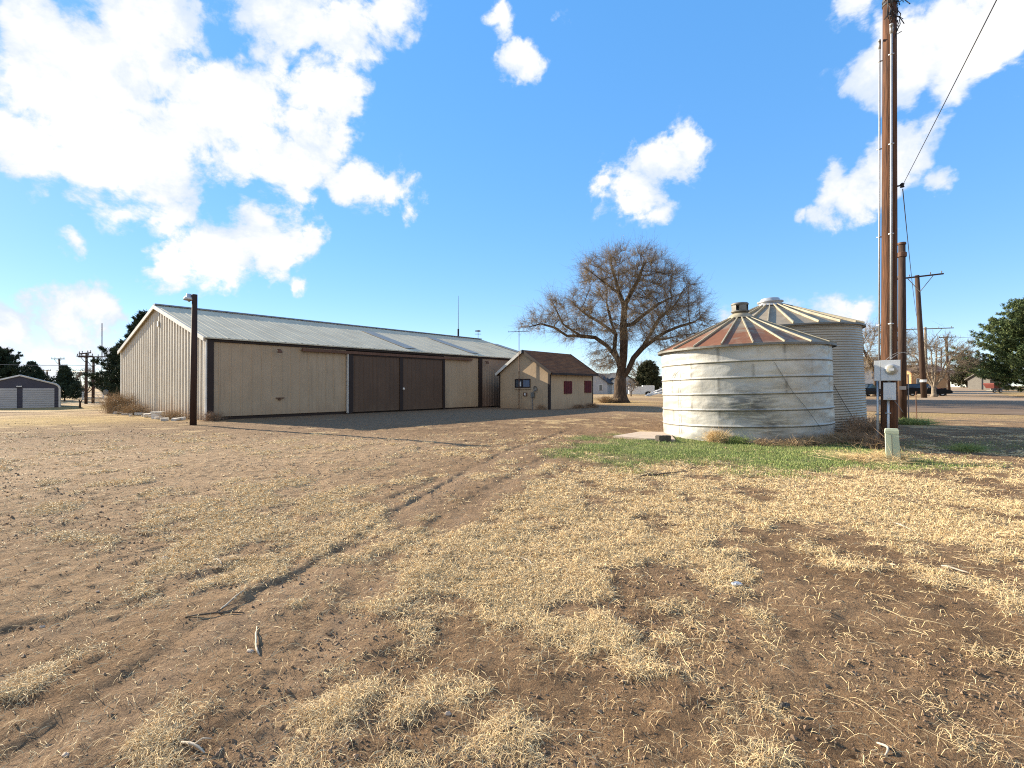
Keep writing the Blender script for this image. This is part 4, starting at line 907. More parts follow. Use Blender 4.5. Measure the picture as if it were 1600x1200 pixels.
# ------------------------------------------------------------------ trees
def twig_cones(P0, P1, r, mid_off):
    """three-sided bent twigs, vectorised"""
    n = len(P0); d = P1 - P0; L = np.linalg.norm(d, axis=1)[:, None] + 1e-9; d = d / L
    up = np.where(np.abs(d[:, 2:3]) < .9, np.array([[0, 0, 1.]]), np.array([[1., 0, 0]])); a = np.cross(d, up); a /= np.linalg.norm(a, axis=1)[:, None]; b = np.cross(d, a)
    mid = (P0 + P1) / 2 + mid_off; V = np.zeros((n, 7, 3))
    for k in range(3):
        c_, s_ = math.cos(2.094 * k), math.sin(2.094 * k); o_ = (a * c_ + b * s_)
        V[:, k] = P0 + o_ * r[:, None]; V[:, 3 + k] = mid + o_ * r[:, None] * .75
    V[:, 6] = P1; bs = (np.arange(n) * 7)[:, None]
    T = np.array([[0, 1, 4], [0, 4, 3], [1, 2, 5], [1, 5, 4], [2, 0, 3], [2, 3, 5], [3, 4, 6], [4, 5, 6], [5, 3, 6]])
    return V.reshape(-1, 3), (bs[:, :, None] + T[None]).reshape(-1, 3)
def colonize(nodes, par, att, step, di, dk, iters, bias=(0, 0, .05), seed=0):
    r = np.random.default_rng(seed); nodes = [np.array(q, float) for q in nodes]; par = list(par)
    att = np.array(att); near = np.full(len(att), -1); nd = np.full(len(att), 1e9)
    def upd(k0):
        for k in range(k0, len(nodes)):
            d = np.linalg.norm(att - nodes[k], axis=1); m_ = d < nd; nd[m_] = d[m_]; near[m_] = k
    upd(0)
    for it in range(iters):
        if not len(att): break
        act = nd < di; 
        if not act.any(): break
        k0 = len(nodes); ids = near[act]; dirs = att[act] - np.array(nodes)[ids]; dirs /= np.linalg.norm(dirs, axis=1)[:, None] + 1e-9
        for k in np.unique(ids):
            v = dirs[ids == k].sum(0) + np.array(bias) + r.normal(0, .18, 3); v /= np.linalg.norm(v) + 1e-9
            q = nodes[k] + v * step
            nodes.append(q); par.append(int(k))
        upd(k0); keep = nd > dk; att, near, nd = att[keep], near[keep], nd[keep]
        if len(nodes) > 9000: break
    return np.array(nodes), par
def bare_tree(label, base, chains, att, step, di, dk, r_trunk, r_tip, twigs, twl, group=None, seed=0, mbark=None, mtwig=None, trunk_nodes=None, twr=.012, name='bare_tree', up=.3, expo=2.35, droop=0):
    """chains: [(parent chain, index, [points])]; limbs drawn first, the crown grown into the attractor cloud"""
    base = Vector(base); nodes = []; par = []; start = []
    for pc, pi, pts in chains:
        prev = -1 if pc is None else start[pc][pi]; ids = [prev] if prev >= 0 else []
        if prev < 0: nodes.append(tuple(pts[0])); par.append(-1); prev = 0; ids = [0]; pts = pts[1:]
        for q in pts:
            a = np.array(nodes[prev]); b_ = np.array(q); n_ = max(1, int(np.linalg.norm(b_ - a) / step + .5))
            for s in range(1, n_ + 1):
                nodes.append(tuple(a + (b_ - a) * s / n_)); par.append(prev); prev = len(nodes) - 1
            ids.append(prev)
        start.append(ids)
    nl = len(nodes)
    N, par = colonize(nodes, par, att, step, di, dk, 120, seed=seed)
    n = len(N); rad = np.zeros(n); kids = [[] for _ in range(n)]
    for i in range(n):
        if par[i] >= 0: kids[par[i]].append(i)
    for i in range(n - 1, -1, -1):
        rad[i] = r_tip if not kids[i] else sum(rad[k] ** expo for k in kids[i]) ** (1 / expo)
    sc0 = r_trunk / rad[0]; rad = np.maximum(r_tip, rad * np.where(rad > 4 * r_tip, sc0, 1 + (sc0 - 1) * np.clip((rad - r_tip) / (3 * r_tip), 0, 1)))
    rad = np.minimum(rad, r_trunk)
    o = thing(name, label, 'tree', base, group); ROOT[o.name] = base
    tm = MB(); cm_ = MB()
    stack = [0]; z_tr = N[0][2] + (trunk_nodes or 3)
    def chain_from(s):
        c_ = [s]
        while kids[c_[-1]]:
            ks = sorted(kids[c_[-1]], key=lambda k: -rad[k]); c_.append(ks[0]); stack.extend(ks[1:])
        return c_
    first = True
    while stack:
        s = stack.pop(); c_ = chain_from(s); ids = ([par[s]] if par[s] >= 0 else []) + c_
        if len(ids) < 2: continue
        rs = [float(rad[k]) for k in ids]; 
        if par[s] >= 0: rs[0] = min(rs[0], rs[1] * 1.25)
        pts = [N[k] for k in ids]
        if first:
            k = next((i for i, q in enumerate(pts) if q[2] > z_tr), len(pts) - 1); k = max(k, 1)
            tm.tube(pts[:k + 1], [rs[i] * (1 + .85 * math.exp(-(pts[i][2] - pts[0][2]) / (r_trunk * .9))) for i in range(k + 1)], 18)
            if len(pts) - k > 1: cm_.tube(pts[k:], rs[k:], 8, False)
            first = False
        else: cm_.tube(pts, rs, 8 if rs[0] > .1 else (5 if rs[0] > .04 else 3), False)
    tm.build('trunk', mbark or M['bark'], o, True); lb = cm_.build('crown', mbark or M['bark'], o, True)
    r = np.random.default_rng(seed + 5); lim = max(r_trunk * .16, float(np.quantile(rad, .8))); cand = np.array([i for i in range(1, n) if rad[i] <= lim])
    pick = r.choice(cand, twigs); P0 = N[pick] + r.normal(0, step * .15, (twigs, 3))
    pd0 = N[pick] - N[np.array(par)[pick]]; pd0 /= np.linalg.norm(pd0, axis=1)[:, None] + 1e-9
    ctr = np.array(att).mean(0); outw = P0 - ctr; outw /= np.linalg.norm(outw, axis=1)[:, None]
    d = pd0 * .55 + outw * .55 + r.normal(0, .50, (twigs, 3)) + np.array([0, 0, up]); d /= np.linalg.norm(d, axis=1)[:, None]
    L = r.gamma(4, twl / 4, twigs); P1 = P0 + d * L[:, None]; V1, F1 = twig_cones(P0, P1, np.full(twigs, twr), r.normal(0, .06, (twigs, 3)) * L[:, None])
    # side shoots
    k2 = twigs; tpos = r.uniform(.25, .85, k2)[:, None]; Q0 = P0 + (P1 - P0) * tpos; d2 = d * .6 + r.normal(0, .55, (k2, 3)); d2 /= np.linalg.norm(d2, axis=1)[:, None]
    L2 = L * r.uniform(.3, .7, k2); V2, F2 = twig_cones(Q0, Q0 + d2 * L2[:, None], np.full(k2, twr * .75), r.normal(0, .05, (k2, 3)) * L2[:, None])
    Vt, Ft = np.concatenate([V1, V2]), np.concatenate([F1, F2 + len(V1)])
    tw_ = npmesh('twigs', Vt, Ft, mtwig or M['twig'], o); return o
def ell(n, c, rad, seed, shell=.35):
    r = np.random.default_rng(seed); v = r.normal(0, 1, (n, 3)); v /= np.linalg.norm(v, axis=1)[:, None]
    q = r.uniform(shell ** 3, 1, n) ** (1 / 3); return np.array(c)[None] + v * q[:, None] * np.array(rad)[None]
# the big elm: limbs measured against the sky
TY = 50.0
def T(px, py, dy=0): return (XX(px, TY) * (1 + dy / TY), TY + dy, ZZ(py, TY))
tb = (XX(969, TY), TY, 0.0)
chains = [(None, 0, [tb, T(969, 612), T(969, 596), T(971, 580)]),
 (0, 3, [T(966, 562, .4), T(960, 545, .8), T(962, 520, 1.0), T(955, 500, 1.4), T(948, 470, 1.5)]),           # left leader
 (0, 3, [T(974, 560, -.5), T(975, 535, -.8), T(974, 510, -.8), T(976, 480, -.8), T(968, 462, -1), T(962, 440, -1), T(955, 418, -1.2)]),  # main leader
 (2, 4, [T(985, 462, -1), T(998, 440, -1.2), T(1005, 420, -1.2)]),
 (0, 2, [T(981, 580, -.4), T(990, 560, -.8), T(1003, 546, -1.2), T(1022, 533, -1.6), T(1040, 522, -2), T(1062, 514, -2.2), T(1085, 508, -2.4)]),     # big right limb
 (4, 4, [T(1040, 533, -2.4), T(1064, 529, -3), T(1084, 527, -3.4)]),
 (4, 3, [T(1018, 520, -.5), T(1030, 498, 0), T(1050, 480, .4)]),
 (1, 1, [T(948, 538, 1.6), T(930, 524, 2.2), T(908, 521, 2.6), T(886, 520, 3), T(866, 506, 3), T(845, 500, 3), T(828, 505, 3), T(815, 506, 3)]),   # long left limb
 (7, 3, [T(880, 500, 3.4), T(872, 482, 3.6), T(862, 460, 3.6)]),
 (1, 3, [T(938, 500, 2), T(915, 485, 2.4), T(898, 470, 2.6)]),
 (2, 3, [T(988, 505, 1), T(1005, 488, 2), T(1030, 468, 2.4), T(1060, 452, 2.6)]),
 (2, 5, [T(945, 448, -2), T(925, 435, -2.5), T(910, 425, -2.6)])]
k = TY / F
def E(n, px, py, rx, ry, dy, ryd, s): return ell(n, T(px, py, dy), (rx * k, ryd, ry * k), s)
att = np.concatenate([E(700, 985, 435, 78, 44, 0, 5.0, 1), E(420, 1035, 465, 62, 48, 0, 4.5, 2), E(420, 950, 480, 60, 55, 0, 5.0, 3), E(330, 895, 490, 42, 40, 2.5, 3.4, 4), E(60, 845, 492, 26, 28, 3, 2.2, 5),
   E(260, 1045, 520, 62, 34, -2, 3.4, 6), E(40, 822, 500, 14, 10, 3, 1.2, 8), E(240, 1000, 490, 60, 50, 0, 5, 9), E(90, 945, 552, 28, 26, 1, 3, 10), E(180, 965, 420, 60, 34, 0, 4, 11), E(50,1095,500,18,26,-2,2,12), E(60,870,470,20,28,3,2,13)])
bare_tree('huge leafless elm with a thick dark trunk behind the stucco shed', tb, chains, att, .42, 3.2, .62,   .56, .015, 25000, 1.0, seed=3, trunk_nodes=2.6, twr=.0085, up=.12, expo=2.05)

def small_bare(label, base, h, w_, ntr, seed, twigs=2500, r0=.18, mb_=None, mt=None, group=None, twr=.012, clear=.25, tilt_=0):
    b_ = Vector(base); rr = random.Random(seed); ch = [(None, 0, [tuple(b_), tuple(b_ + Vector((tilt_ * .1, 0, h * clear)))])]
    for j in range(ntr):
        a = 6.28 * j / ntr + rr.uniform(-.4, .4); e = Vector((math.cos(a), math.sin(a), 0)) * w_ * rr.uniform(.25, .55)
        ch.append((0, 1, [tuple(b_ + e * .5 + Vector((0, 0, h * (clear + .18)))), tuple(b_ + e + Vector((0, 0, h * rr.uniform(.6, .75))))]))
    A = ell(520, tuple(b_ + Vector((0, 0, h * .66))), (w_, w_, h * .36), seed)
    return bare_tree(label, b_, ch, A, h * .055, h * .4, h * .075, r0, .016, twigs, h * .11, group, seed, mb_, mt, h * clear * .9, twr, up=.25)

def conifer(label, base, h, rad, seed, n, mat_, group=None, needle=.22, cone=.9, low=.08, name='pine_tree', density=46, wid=.05, lumpy=.25):
    """whorled boughs ending in sprays of needle faces, with gaps between them"""
    b_ = Vector(base); o = thing(name, label, 'tree', b_, group); r = np.random.default_rng(seed)
    m = MB(); m.tube([b_ - Vector((0, 0, .1)), b_ + Vector((0, 0, h * .5)), b_ + Vector((0, 0, h * .96))], [h * .022, h * .014, h * .004], 8); m.build('trunk', M['bark'], o, True)
    m = MB(); tips = []; dirs = []
    for i in range(n):
        f = (i + .5) / n; f = f ** .85; z = h * (low + (1 - low) * f); a = i * 2.399 + r.normal(0, .3)
        prof = ((1 - f) ** cone) * (1 if f > .12 else .72 + 2.3 * f); ln = rad * prof * r.uniform(1 - lumpy * 1.6, 1 + lumpy) + .12
        d = np.array([math.cos(a), math.sin(a), r.uniform(.05, .42)]); s = np.array([b_.x, b_.y, b_.z + z])
        e = s + d * ln; m.tube([s, (s + e) / 2 - np.array([0, 0, ln * .06]), e], [max(.015, h * .004 * (1 - f) + .01), max(.012, h * .003 * (1 - f)), .008], 4, False)
        for q in np.linspace(.35 if f < .8 else .1, 1.03, max(3, int(ln / (needle * 1.5)) + 2)):
            for s_ in range(2 if q < .95 else 1):
                p_ = s + d * ln * q + np.array([0, 0, -ln * .06 * 4 * q * (1 - q)]) + r.normal(0, needle * .55, 3) * (1.1 - .6 * (q > .95)); tips.append(p_); dirs.append(d * .7 + np.array([0, 0, .45]) + r.normal(0, .35, 3))
    m.build('bough', M['bark'], o)
    tips = np.array(tips); dirs = np.array(dirs); T_ = len(tips); P = np.repeat(tips, density, 0); D = np.repeat(dirs / np.linalg.norm(dirs, axis=1)[:, None], density, 0)
    K = len(P); v = D * .75 + r.normal(0, .62, (K, 3)); v /= np.linalg.norm(v, axis=1)[:, None]; P = P + r.normal(0, needle * .32, (K, 3))
    L = needle * r.uniform(.6, 1.25, K); side = np.cross(v, r.normal(0, 1, (K, 3))); side /= np.linalg.norm(side, axis=1)[:, None]; side *= (wid * r.uniform(.6, 1.3, K))[:, None]
    V = np.stack([P - side, P + side, P + v * L[:, None]], 1).reshape(-1, 3); Fq = np.arange(3 * K).reshape(-1, 3)
    tint = np.repeat(np.clip(np.repeat(r.uniform(0, .7, T_), density) + r.normal(0, .18, K), 0, 1), 3)
    npmesh('crown', V, Fq, mat_, o, tint=tint); return o
conifer('large green juniper at the right edge beside the dirt lane', G(1620, 58), 11.6, 7.2, 5, 260, M['needle_green'], needle=.26, cone=.62, low=.06, name='juniper_tree', density=38, wid=.040, lumpy=.3)
conifer('tall dark pine rising behind the left corner of the barn', G(222, 52), 9.6, 4.6, 8, 130, M['needle'], needle=.26, cone=.95, low=.10, density=60, wid=.038, lumpy=.25)
conifer('shorter dark pine left of the tall pine, branches low to the ground', G(190, 56), 6.8, 2.6, 9, 90, M['needle'], needle=.24, cone=.9, low=.12, density=60, wid=.036, lumpy=.2)
conifer('small spruce with level boughs just right of the slate blue garage', G(101, 72), 4.9, 1.7, 10, 70, M['needle'], needle=.3, cone=.8, low=.16, density=30, wid=.06, lumpy=.35, name='spruce_tree')
conifer('low dark conifer by the white rail fence', G(117, 84), 3.0, 1.0, 11, 50, M['needle'], needle=.3, density=26, wid=.06, name='spruce_tree')
conifer('large dark pine rising behind the left end of the garage roof', G(-4, 74), 7.6, 4.0, 12, 110, M['needle'], needle=.3, cone=.5, low=.1, density=50, wid=.05)
conifer('medium dark pine behind the middle of the garage roof', G(50, 80), 5.6, 2.3, 13, 80, M['needle'], needle=.36, cone=.7, low=.1, density=30, wid=.08)
conifer('round dark juniper between the white house and the brown roof', G(1013, 108), 6.8, 2.7, 14, 150, M['needle_olive'], needle=.36, cone=.42, low=.05, density=30, wid=.08, name='juniper_tree', lumpy=.12)
conifer('small olive conifer at the end of the dirt lane', G(1512, 104), 5.2, 3.3, 15, 110, M['needle_olive'], needle=.34, cone=.8, low=.08, density=28, wid=.07, name='juniper_tree')
small_bare('pale many stemmed bare tree beside the leaning pole across the street', G(1459, 54), 6.4, 3.7, 6, 21, 2600, .20, M['bark_pale'], M['twig_pale'], clear=.16)
small_bare('bare tree between the tall bin and the main pole', G(1368, 62), 8.8, 4.2, 5, 22, 3600, .2, None, M['twig'], clear=.3)
small_bare('hazy bare tree behind the dark juniper', G(1002, 125), 7.8, 4.4, 5, 23, 2600, .2, None, M['twig_pale'], twr=.02)
small_bare('tan bare tree behind the white rail fence', G(133, 96), 5.4, 4.2, 6, 24, 2600, .16, None, M['twig_pale'], twr=.02, clear=.1)
small_bare('small bare sapling in front of the white trailer', G(986, 82), 2.8, 1.2, 4, 25, 420, .09, None, M['twig'], clear=.2)
small_bare('low bare shrub behind the lane left of the large juniper', G(1552, 92), 3.2, 2.1, 6, 26, 900, .08, None, M['twig'], clear=.1)

# ------------------------------------------------------------------ far houses, sheds and vehicles
def house(name, label, cat, q, ang, L, W, eave, peak, mw, mr, wins=(), group=None, ov=.35, skirt=.8, doors=()):
    """gable building: ridge runs along its length; wins: (face 'f' long front or 'g' near gable, from, to, z0, z1, material)"""
    q = Vector(q); u = Vector((math.cos(ang), math.sin(ang), 0)); v = Vector((-math.sin(ang), math.cos(ang), 0)); fr = (q, u, v)
    o = thing(name, label, cat, q, group)
    m = MB(); m.prism([P3(fr, 0, 0, -skirt), P3(fr, 0, 0, eave), P3(fr, 0, W / 2, peak), P3(fr, 0, W, eave), P3(fr, 0, W, -skirt)], u * L); m.build('wall', mw, o)
    s = (peak - eave) / (W / 2); m = MB()
    m.prism([P3(fr, -ov, -ov, eave - ov * s + .02), P3(fr, -ov, W / 2, peak + .02), P3(fr, -ov, W + ov, eave - ov * s + .02), P3(fr, -ov, W + ov, eave - ov * s + .2), P3(fr, -ov, W / 2, peak + .2), P3(fr, -ov, -ov, eave - ov * s + .2)], u * (L + 2 * ov))
    rf = m.build('roof', mr, o)
    for kind_, lst in (('window', wins), ('door', doors)):
        for face, a0, a1, z0, z1, mm_ in lst:
            m = MB()
            if face == 'f': m.fbox(fr, (a0, -.05, z0), (a1, .02, z1))
            else: m.fbox(fr, (-.05, a0, z0), (.02, a1, z1))
            w_ = m.build(kind_, mm_, o)
            m = MB(); e = .07
            for lo, hi in (((a0 - e, z1), (a1 + e, z1 + e)), ((a0 - e, z0), (a0, z1)), ((a1, z0), (a1 + e, z1))):
                if face == 'f': m.fbox(fr, (lo[0], -.07, lo[1]), (hi[0], .02, hi[1]))
                else: m.fbox(fr, (-.07, lo[0], lo[1]), (.02, hi[0], hi[1]))
            m.build('frame', M['white'], w_)
    return o, fr, rf
# slate blue garage on the west drive
GY0 = 52.0; gq = Vector((XX(93.5, GY0), GY0, float(gz(XX(93.5, GY0), GY0)))); 
gar = thing('steel_garage', 'slate blue steel garage with two white roll up doors', 'garage', gq)
wl_ = 5.9; prof = [(0, -.3), (0, 1.95), (-.10, 2.22), (-.35, 2.42), (-wl_ / 2, 3.27), (-wl_ + .35, 2.42), (-wl_ + .10, 2.22), (-wl_, 1.95), (-wl_, -.3)]
gf = (gq, Vector((.73, .683, 0)), Vector((-.683, .73, 0)))
m = MB(); m.prism([P3(gf, a, 0, z) for a, z in prof][::-1], gf[2] * 8); m.build('wall', M['garage'], gar)
m = MB()
for (a, z), (a2, z2) in zip(prof[:-1], prof[1:]): m.beam(P3(gf, a, -.06, z), P3(gf, a2, -.06, z2), .14, .13, (0, 1, 0)) if a != a2 or True else None
m.build('edge_trim', M['white_trim'], gar)
m = MB(); pr2 = prof[1:-1]
for (a, z), (a2, z2) in zip(pr2[:-1], pr2[1:]): m.prism([P3(gf, a, 0, z + .02), P3(gf, a2, 0, z2 + .02), P3(gf, a2, 8.1, z2 + .02), P3(gf, a, 8.1, z + .02)], (0, 0, .06))
m.build('roof', M['garage'], gar)
for p0, p1 in ((35.5, 85), (-14, 26.5)):
    a0, a1 = along(gq, gf[1], p0), along(gq, gf[1], p1)
    m = MB(); m.fbox(gf, (a0, -.04, -.02), (a1, .05, 1.98)); d = m.build('garage_door', M['garage_door'], gar)
    m = MB()
    for z in np.arange(.2, 1.95, .22): m.fbox(gf, (a0 + .02, -.05, z), (a1 - .02, -.041, z + .02))
    m.build('door_slats', M['gal_dark'], d)
m = MB(); a0 = along(gq, gf[1], 31); m.fbox(gf, (a0 - .25, -.2, 2.12), (a0 + .15, -.01, 2.22)); m.build('wall_lamp', M['white'], gar)
m = MB()
for z in np.arange(.1, 2.2, .3): 
    for lo_, hi_ in ((along(gq, gf[1], 27.3), along(gq, gf[1], 34.7)), (along(gq, gf[1], 85.6), -.05)): m.fbox(gf, (lo_, -.02, z), (hi_, -.002, z + .03))
m.build('siding_seam', M['roof_dark'], gar)
# white rail fence
fq = G(97, 84); fe = G(161, 84); fn = thing('rail_fence', 'low white rail fence in front of the western trees', 'fence', fq)
for z in (.35, .75, 1.1): MB().beam(fq + Vector((0, -.04, z)), fe + Vector((0, -.04, z)), .05, .10).build('rail', M['white'], fn)
for k in range(5):
    q = fq.lerp(fe, k / 4); m = MB(); m.fbox((q, Vector((1, 0, 0)), Vector((0, 1, 0))), (-.06, -.01, -.1), (.06, .11, 1.25)); m.build('post', M['white'], fn)
q = G(171, 47); wp = thing('wooden_post', 'brown wooden post with a small grey box near the barn corner', 'post', q)
m = MB(); m.tube([q, q + Vector((0, 0, 1.45))], [.17, .14], 10); m.build('post', M['lamp_post'], wp, True)
m = MB(); q2 = q + Vector((-.26, -.1, 1.35)); m.fbox((q2, Vector((1, 0, 0)), Vector((0, 1, 0))), (-.16, -.1, 0), (.16, .1, .40)); m.prism([q2 + Vector((-.19, -.12, .402)), q2 + Vector((.19, -.12, .402)), q2 + Vector((0, -.12, .52))], (0, .24, 0)); m.build('box', M['gal_dark'], wp)
q = G(125, 50); m = MB(); m.tube([q, q + Vector((.02, 0, .55)), q + Vector((-.1, 0, .85))], [.10, .08, .05], 8); m.tube([q + Vector((0, 0, .5)), q + Vector((.22, 0, .8))], [.06, .04], 6)
o = m.build('tree_stump', M['bark'], True and None, loc=q); tag(o, 'small forked stump in the yellow grass between garage and poles', 'stump')
house('white_shed', 'little white gabled outbuilding behind the rail fence', 'shed', G(111.5, 98), .1, 1.2, 1.6, 1.4, 2.0, M['house_white'], M['roof_dark'])
m = MB(); q = G(186, 36); m.blob(q + Vector((0, 0, .18)), (.34, .24, .22), 4, .2); o = m.build('white_bucket', M['white'], loc=q); tag(o, 'white rounded tank on the ground at the far barn corner', 'tank')
# houses seen past the elm
house('grey_house', 'grey bungalow with weathered roof between the shed and the elm', 'house', G(926, 112), -.12, 7.5, 6, 2.7, 4.4, M['house_grey'], M['roof_grey'], [('f', 1.2, 2.2, .9, 2.0, M['glass']), ('f', 5.4, 6.3, .9, 2.0, M['glass'])], doors=[('f', 3.6, 4.5, 0, 2.05, M['house_white'])])
house('gabled_house', 'pale gabled house with dark roof just left of the elm trunk', 'house', G(949, 104), 1.2, 7, 5.0, 2.4, 4.3, M['house_grey'], M['roof_dark'], [('g', 1.0, 1.7, .8, 2.0, M['glass']), ('g', 3.2, 3.9, .8, 2.0, M['glass'])])
house('white_house', 'bright white gabled house with dark roof right of the elm trunk', 'house', G(993, 110), 1.75, 7, 6.0, 2.6, 4.6, M['house_white'], M['roof_dark'], [('g', 2.2, 3.0, .9, 2.0, M['glass']), ('g', 4.4, 5.0, .9, 1.9, M['glass'])])
house('brown_roof_house', 'grey house with brown roof against the left edge of the low bin', 'house', G(1026, 120), .05, 9, 6, 2.5, 4.0, M['house_grey'], M['roof_brown'], [('f', .8, 1.7, .9, 1.9, M['glass']), ('f', 3.0, 3.9, .9, 1.9, M['glass'])])
# white enclosed trailer with wheel
q = G(983, 86); tr = thing('enclosed_trailer', 'long white box trailer parked behind the elm', 'trailer', q); fr = (q, Vector((.985, -.17, 0)), Vector((.17, .985, 0)))
m = MB(); poly = [(0, .30), (2.6, .30), (2.7, .62), (2.95, .78), (3.5, .78), (3.75, .62), (3.8, .32), (4.2, .35), (4.25, 1.7), (4.1, 1.82), (2.3, 1.80), (2.25, 1.62), (0, 1.58)]
m.prism([P3(fr, a, 0, z) for a, z in poly], fr[2] * 1.9); m.build('body', M['house_white'], tr)
def wheel(fr, a, b, z, r, w_, parent, mt=None):
    m = MB(); m.lathe([(r * .55, 0), (r * .94, 0), (r, w_ * .2), (r, w_ * .8), (r * .94, w_), (r * .55, w_)], 22); rm = Matrix((fr[1], Vector((0, 0, 1)), -fr[2])).transposed(); c_ = P3(fr, a, b, z) 
    m.v = [tuple(c_ + rm @ (Vector(v) - Vector((0, 0, w_)) )) for v in m.v]; t_ = m.build('wheel', M['black'], parent, True)
    m = MB(); m.lathe([(0, .02), (r * .15, .0), (r * .2, .03), (r * .5, .03), (r * .57, .0), (r * .57, w_ * .9)], 22); m.v = [tuple(c_ + rm @ (Vector((v[0], v[1], -v[2])))) for v in m.v]; m.build('rim', mt or M['alloy'], t_, True)
for b in (.10, 1.9): wheel(fr, 3.22, b, .36, .36, .2, tr)
m = MB(); m.beam(P3(fr, 4.2, .9, .45), P3(fr, 5.6, .9, .42), .12, .10); m.build('tongue', M['gal_dark'], tr)
# a heap of white pipes and ladders
for k, (p0, p1, z0, z1) in enumerate(((1009, 1037, .12, 1.35), (1014, 1040, .10, .95), (1018, 1042, .3, .55))):
    a, b = G(p0, 80), G(p1, 82 + k); a.z = z0; b.z = z1; m = MB(); s = Vector((0, .5, .0))
    m.beam(a, b, .10, .12); m.beam(a + s, b + s, .10, .12)
    for j in range(1, 7): q = a.lerp(b, j / 7); m.beam(q + Vector((0, .051, 0)), q + s - Vector((0, .051, 0)), .05, .05)
    o = m.build('ladder', M['house_white'], loc=a); tag(o, ('steepest of the white ladders leaning beside the box trailer', 'middle white ladder leaning beside the box trailer', 'flattest of the white ladders lying beside the box trailer')[k], 'ladder', 'white ladders by the trailer')
# east side of the street
house('orange_house', 'orange tan house behind the bare trees across the street', 'house', G(1424, 80), -.12, 5.2, 6, 3.2, 4.3, M['house_orange'], M['roof_brown'], [('f', .8, 1.8, .9, 2.1, M['glass'])])
house('low_house', 'long low white house with brown roof at the end of the lane', 'house', G(1473, 118), -.1, 9.0, 6, 2.4, 3.9, M['house_white'], M['roof_brown'], [('f', 4.0, 6.6, .5, 1.8, M['glass'])])
house('pale_shed', 'pale green steel shed with a white roll up door on the lane', 'shed', G(1509, 108), .25, 5.5, 4.6, 1.9, 2.7, M['shed_green'], M['shed_green'], doors=[('f', 2.6, 5.0, 0, 1.75, M['house_white']), ('f', 1.3, 2.2, 0, 1.75, M['gal_dark'])], ov=.12)
house('grey_shed', 'little grey roofed shed half behind the large juniper', 'shed', G(1547, 88), .2, 4.2, 3.6, 1.9, 3.0, M['roof_grey'], M['roof_grey'])
house('far_house', 'faint red roofed house far behind the pale shed', 'house', G(1522, 165), .0, 12, 7, 2.2, 3.6, M['house_white'], M['roof_brown'])
house('cream_house', 'cream house seen between the tall bin and the meter boxes', 'house', G(1330, 74), -.3, 5.2, 6, 3.9, 5.4, M['house_white'], M['roof_grey'], [('f', 2.6, 3.6, 2.2, 3.4, M['glass_blue'])])
# cars
def car(label, q, ang, body, L=4.6, wag=False):
    q = Vector(q); u = Vector((math.cos(ang), math.sin(ang), 0)); v = Vector((-math.sin(ang), math.cos(ang), 0)); fr = (q, u, v); o = thing('parked_car', label, 'car', q, 'cars parked across the street'); W = 1.75
    sec = [(0, .45, .75), (.05, .32, .95), (.35, .28, 1.0), (1.2, .25, .98), (2.6, .25, .96), (3.6, .26, .88), (4.3, .30, .76), (4.55, .38, .66), (4.6, .45, .58)]
    m = MB(); vs = []; fs = []; k = L / 4.6
    for a, z0, z1 in sec:
        inset = .12 if a in (0, 4.6) else (.05 if a in (.05, 4.55) else 0)
        for b, z in ((inset, z0), (inset * .8, (z0 + z1) / 2), (inset + .06, z1), (W - inset - .06, z1), (W - inset * .8, (z0 + z1) / 2), (W - inset, z0)): vs.append(P3(fr, a * k, b, z))
    n = 6
    for i in range(len(sec) - 1):
        for j in range(n): fs.append((i * n + j, i * n + (j + 1) % n, (i + 1) * n + (j + 1) % n, (i + 1) * n + j))
    fs += [tuple(range(n))[::-1], tuple(range((len(sec) - 1) * n, len(sec) * n))]; m.add(vs, fs); m.build('body', body, o, True).data.polygons.foreach_set('use_smooth', [False] * len(fs))
    c_ = [(.45 if not wag else .12, .99), (1.15 if not wag else .35, 1.42), (2.35, 1.45), (3.25, .93)]
    m = MB(); vs = [P3(fr, a * k, b, z) for a, z in c_ for b in ((.08 if z < 1.2 else .26), W - (.08 if z < 1.2 else .26))]
    m.add(vs, [(0, 1, 3, 2), (2, 3, 5, 4), (4, 5, 7, 6), (0, 2, 4, 6), (7, 5, 3, 1)]); m.build('windows', M['glass'], o)
    m = MB(); vs = [P3(fr, a * k, b, z) for a, z in ((1.12 if not wag else .33, 1.425), (1.7, 1.475), (2.38, 1.455)) for b in (.25, W / 2, W - .25)]
    m.add(vs, [(0, 1, 4, 3), (1, 2, 5, 4), (3, 4, 7, 6), (4, 5, 8, 7)]); m.prism([P3(fr, (1.12 if not wag else .33) * k, .24, 1.42), P3(fr, 2.38 * k, .24, 1.45), P3(fr, 2.38 * k, W - .24, 1.45), P3(fr, (1.12 if not wag else .33) * k, W - .24, 1.42)], (0, 0, .045)); m.build('roof', body, o)
    for a in (.85, 3.65):
        wheel(fr, a * k, .02, .32, .32, .2, o); 
        m = MB(); m.lathe([(0, 0), (.30, 0), (.32, .03), (.32, .16), (.30, .2), (0, .2)], 18); rm = Matrix((u, Vector((0, 0, 1)), -v)).transposed(); cc = P3(fr, a * k, W + .02, .32); m.v = [tuple(cc + rm @ Vector(q_)) for q_ in m.v]; m.build('wheel', M['black'], o, True)
    for b in (.14, W - .40):
        m = MB(); m.fbox(fr, (-.03, b, .66), (.03, b + .26, .86)); m.build('tail_light', M['red_lamp'], o)
    return o
car('black car showing a red tail light behind the meter boxes', G(1353, 58), .55, M['car_black'])
car('black car with a bright alloy wheel parked left of the leaning pole', G(1412, 60), -.35, M['car_blue'], 4.8, True)
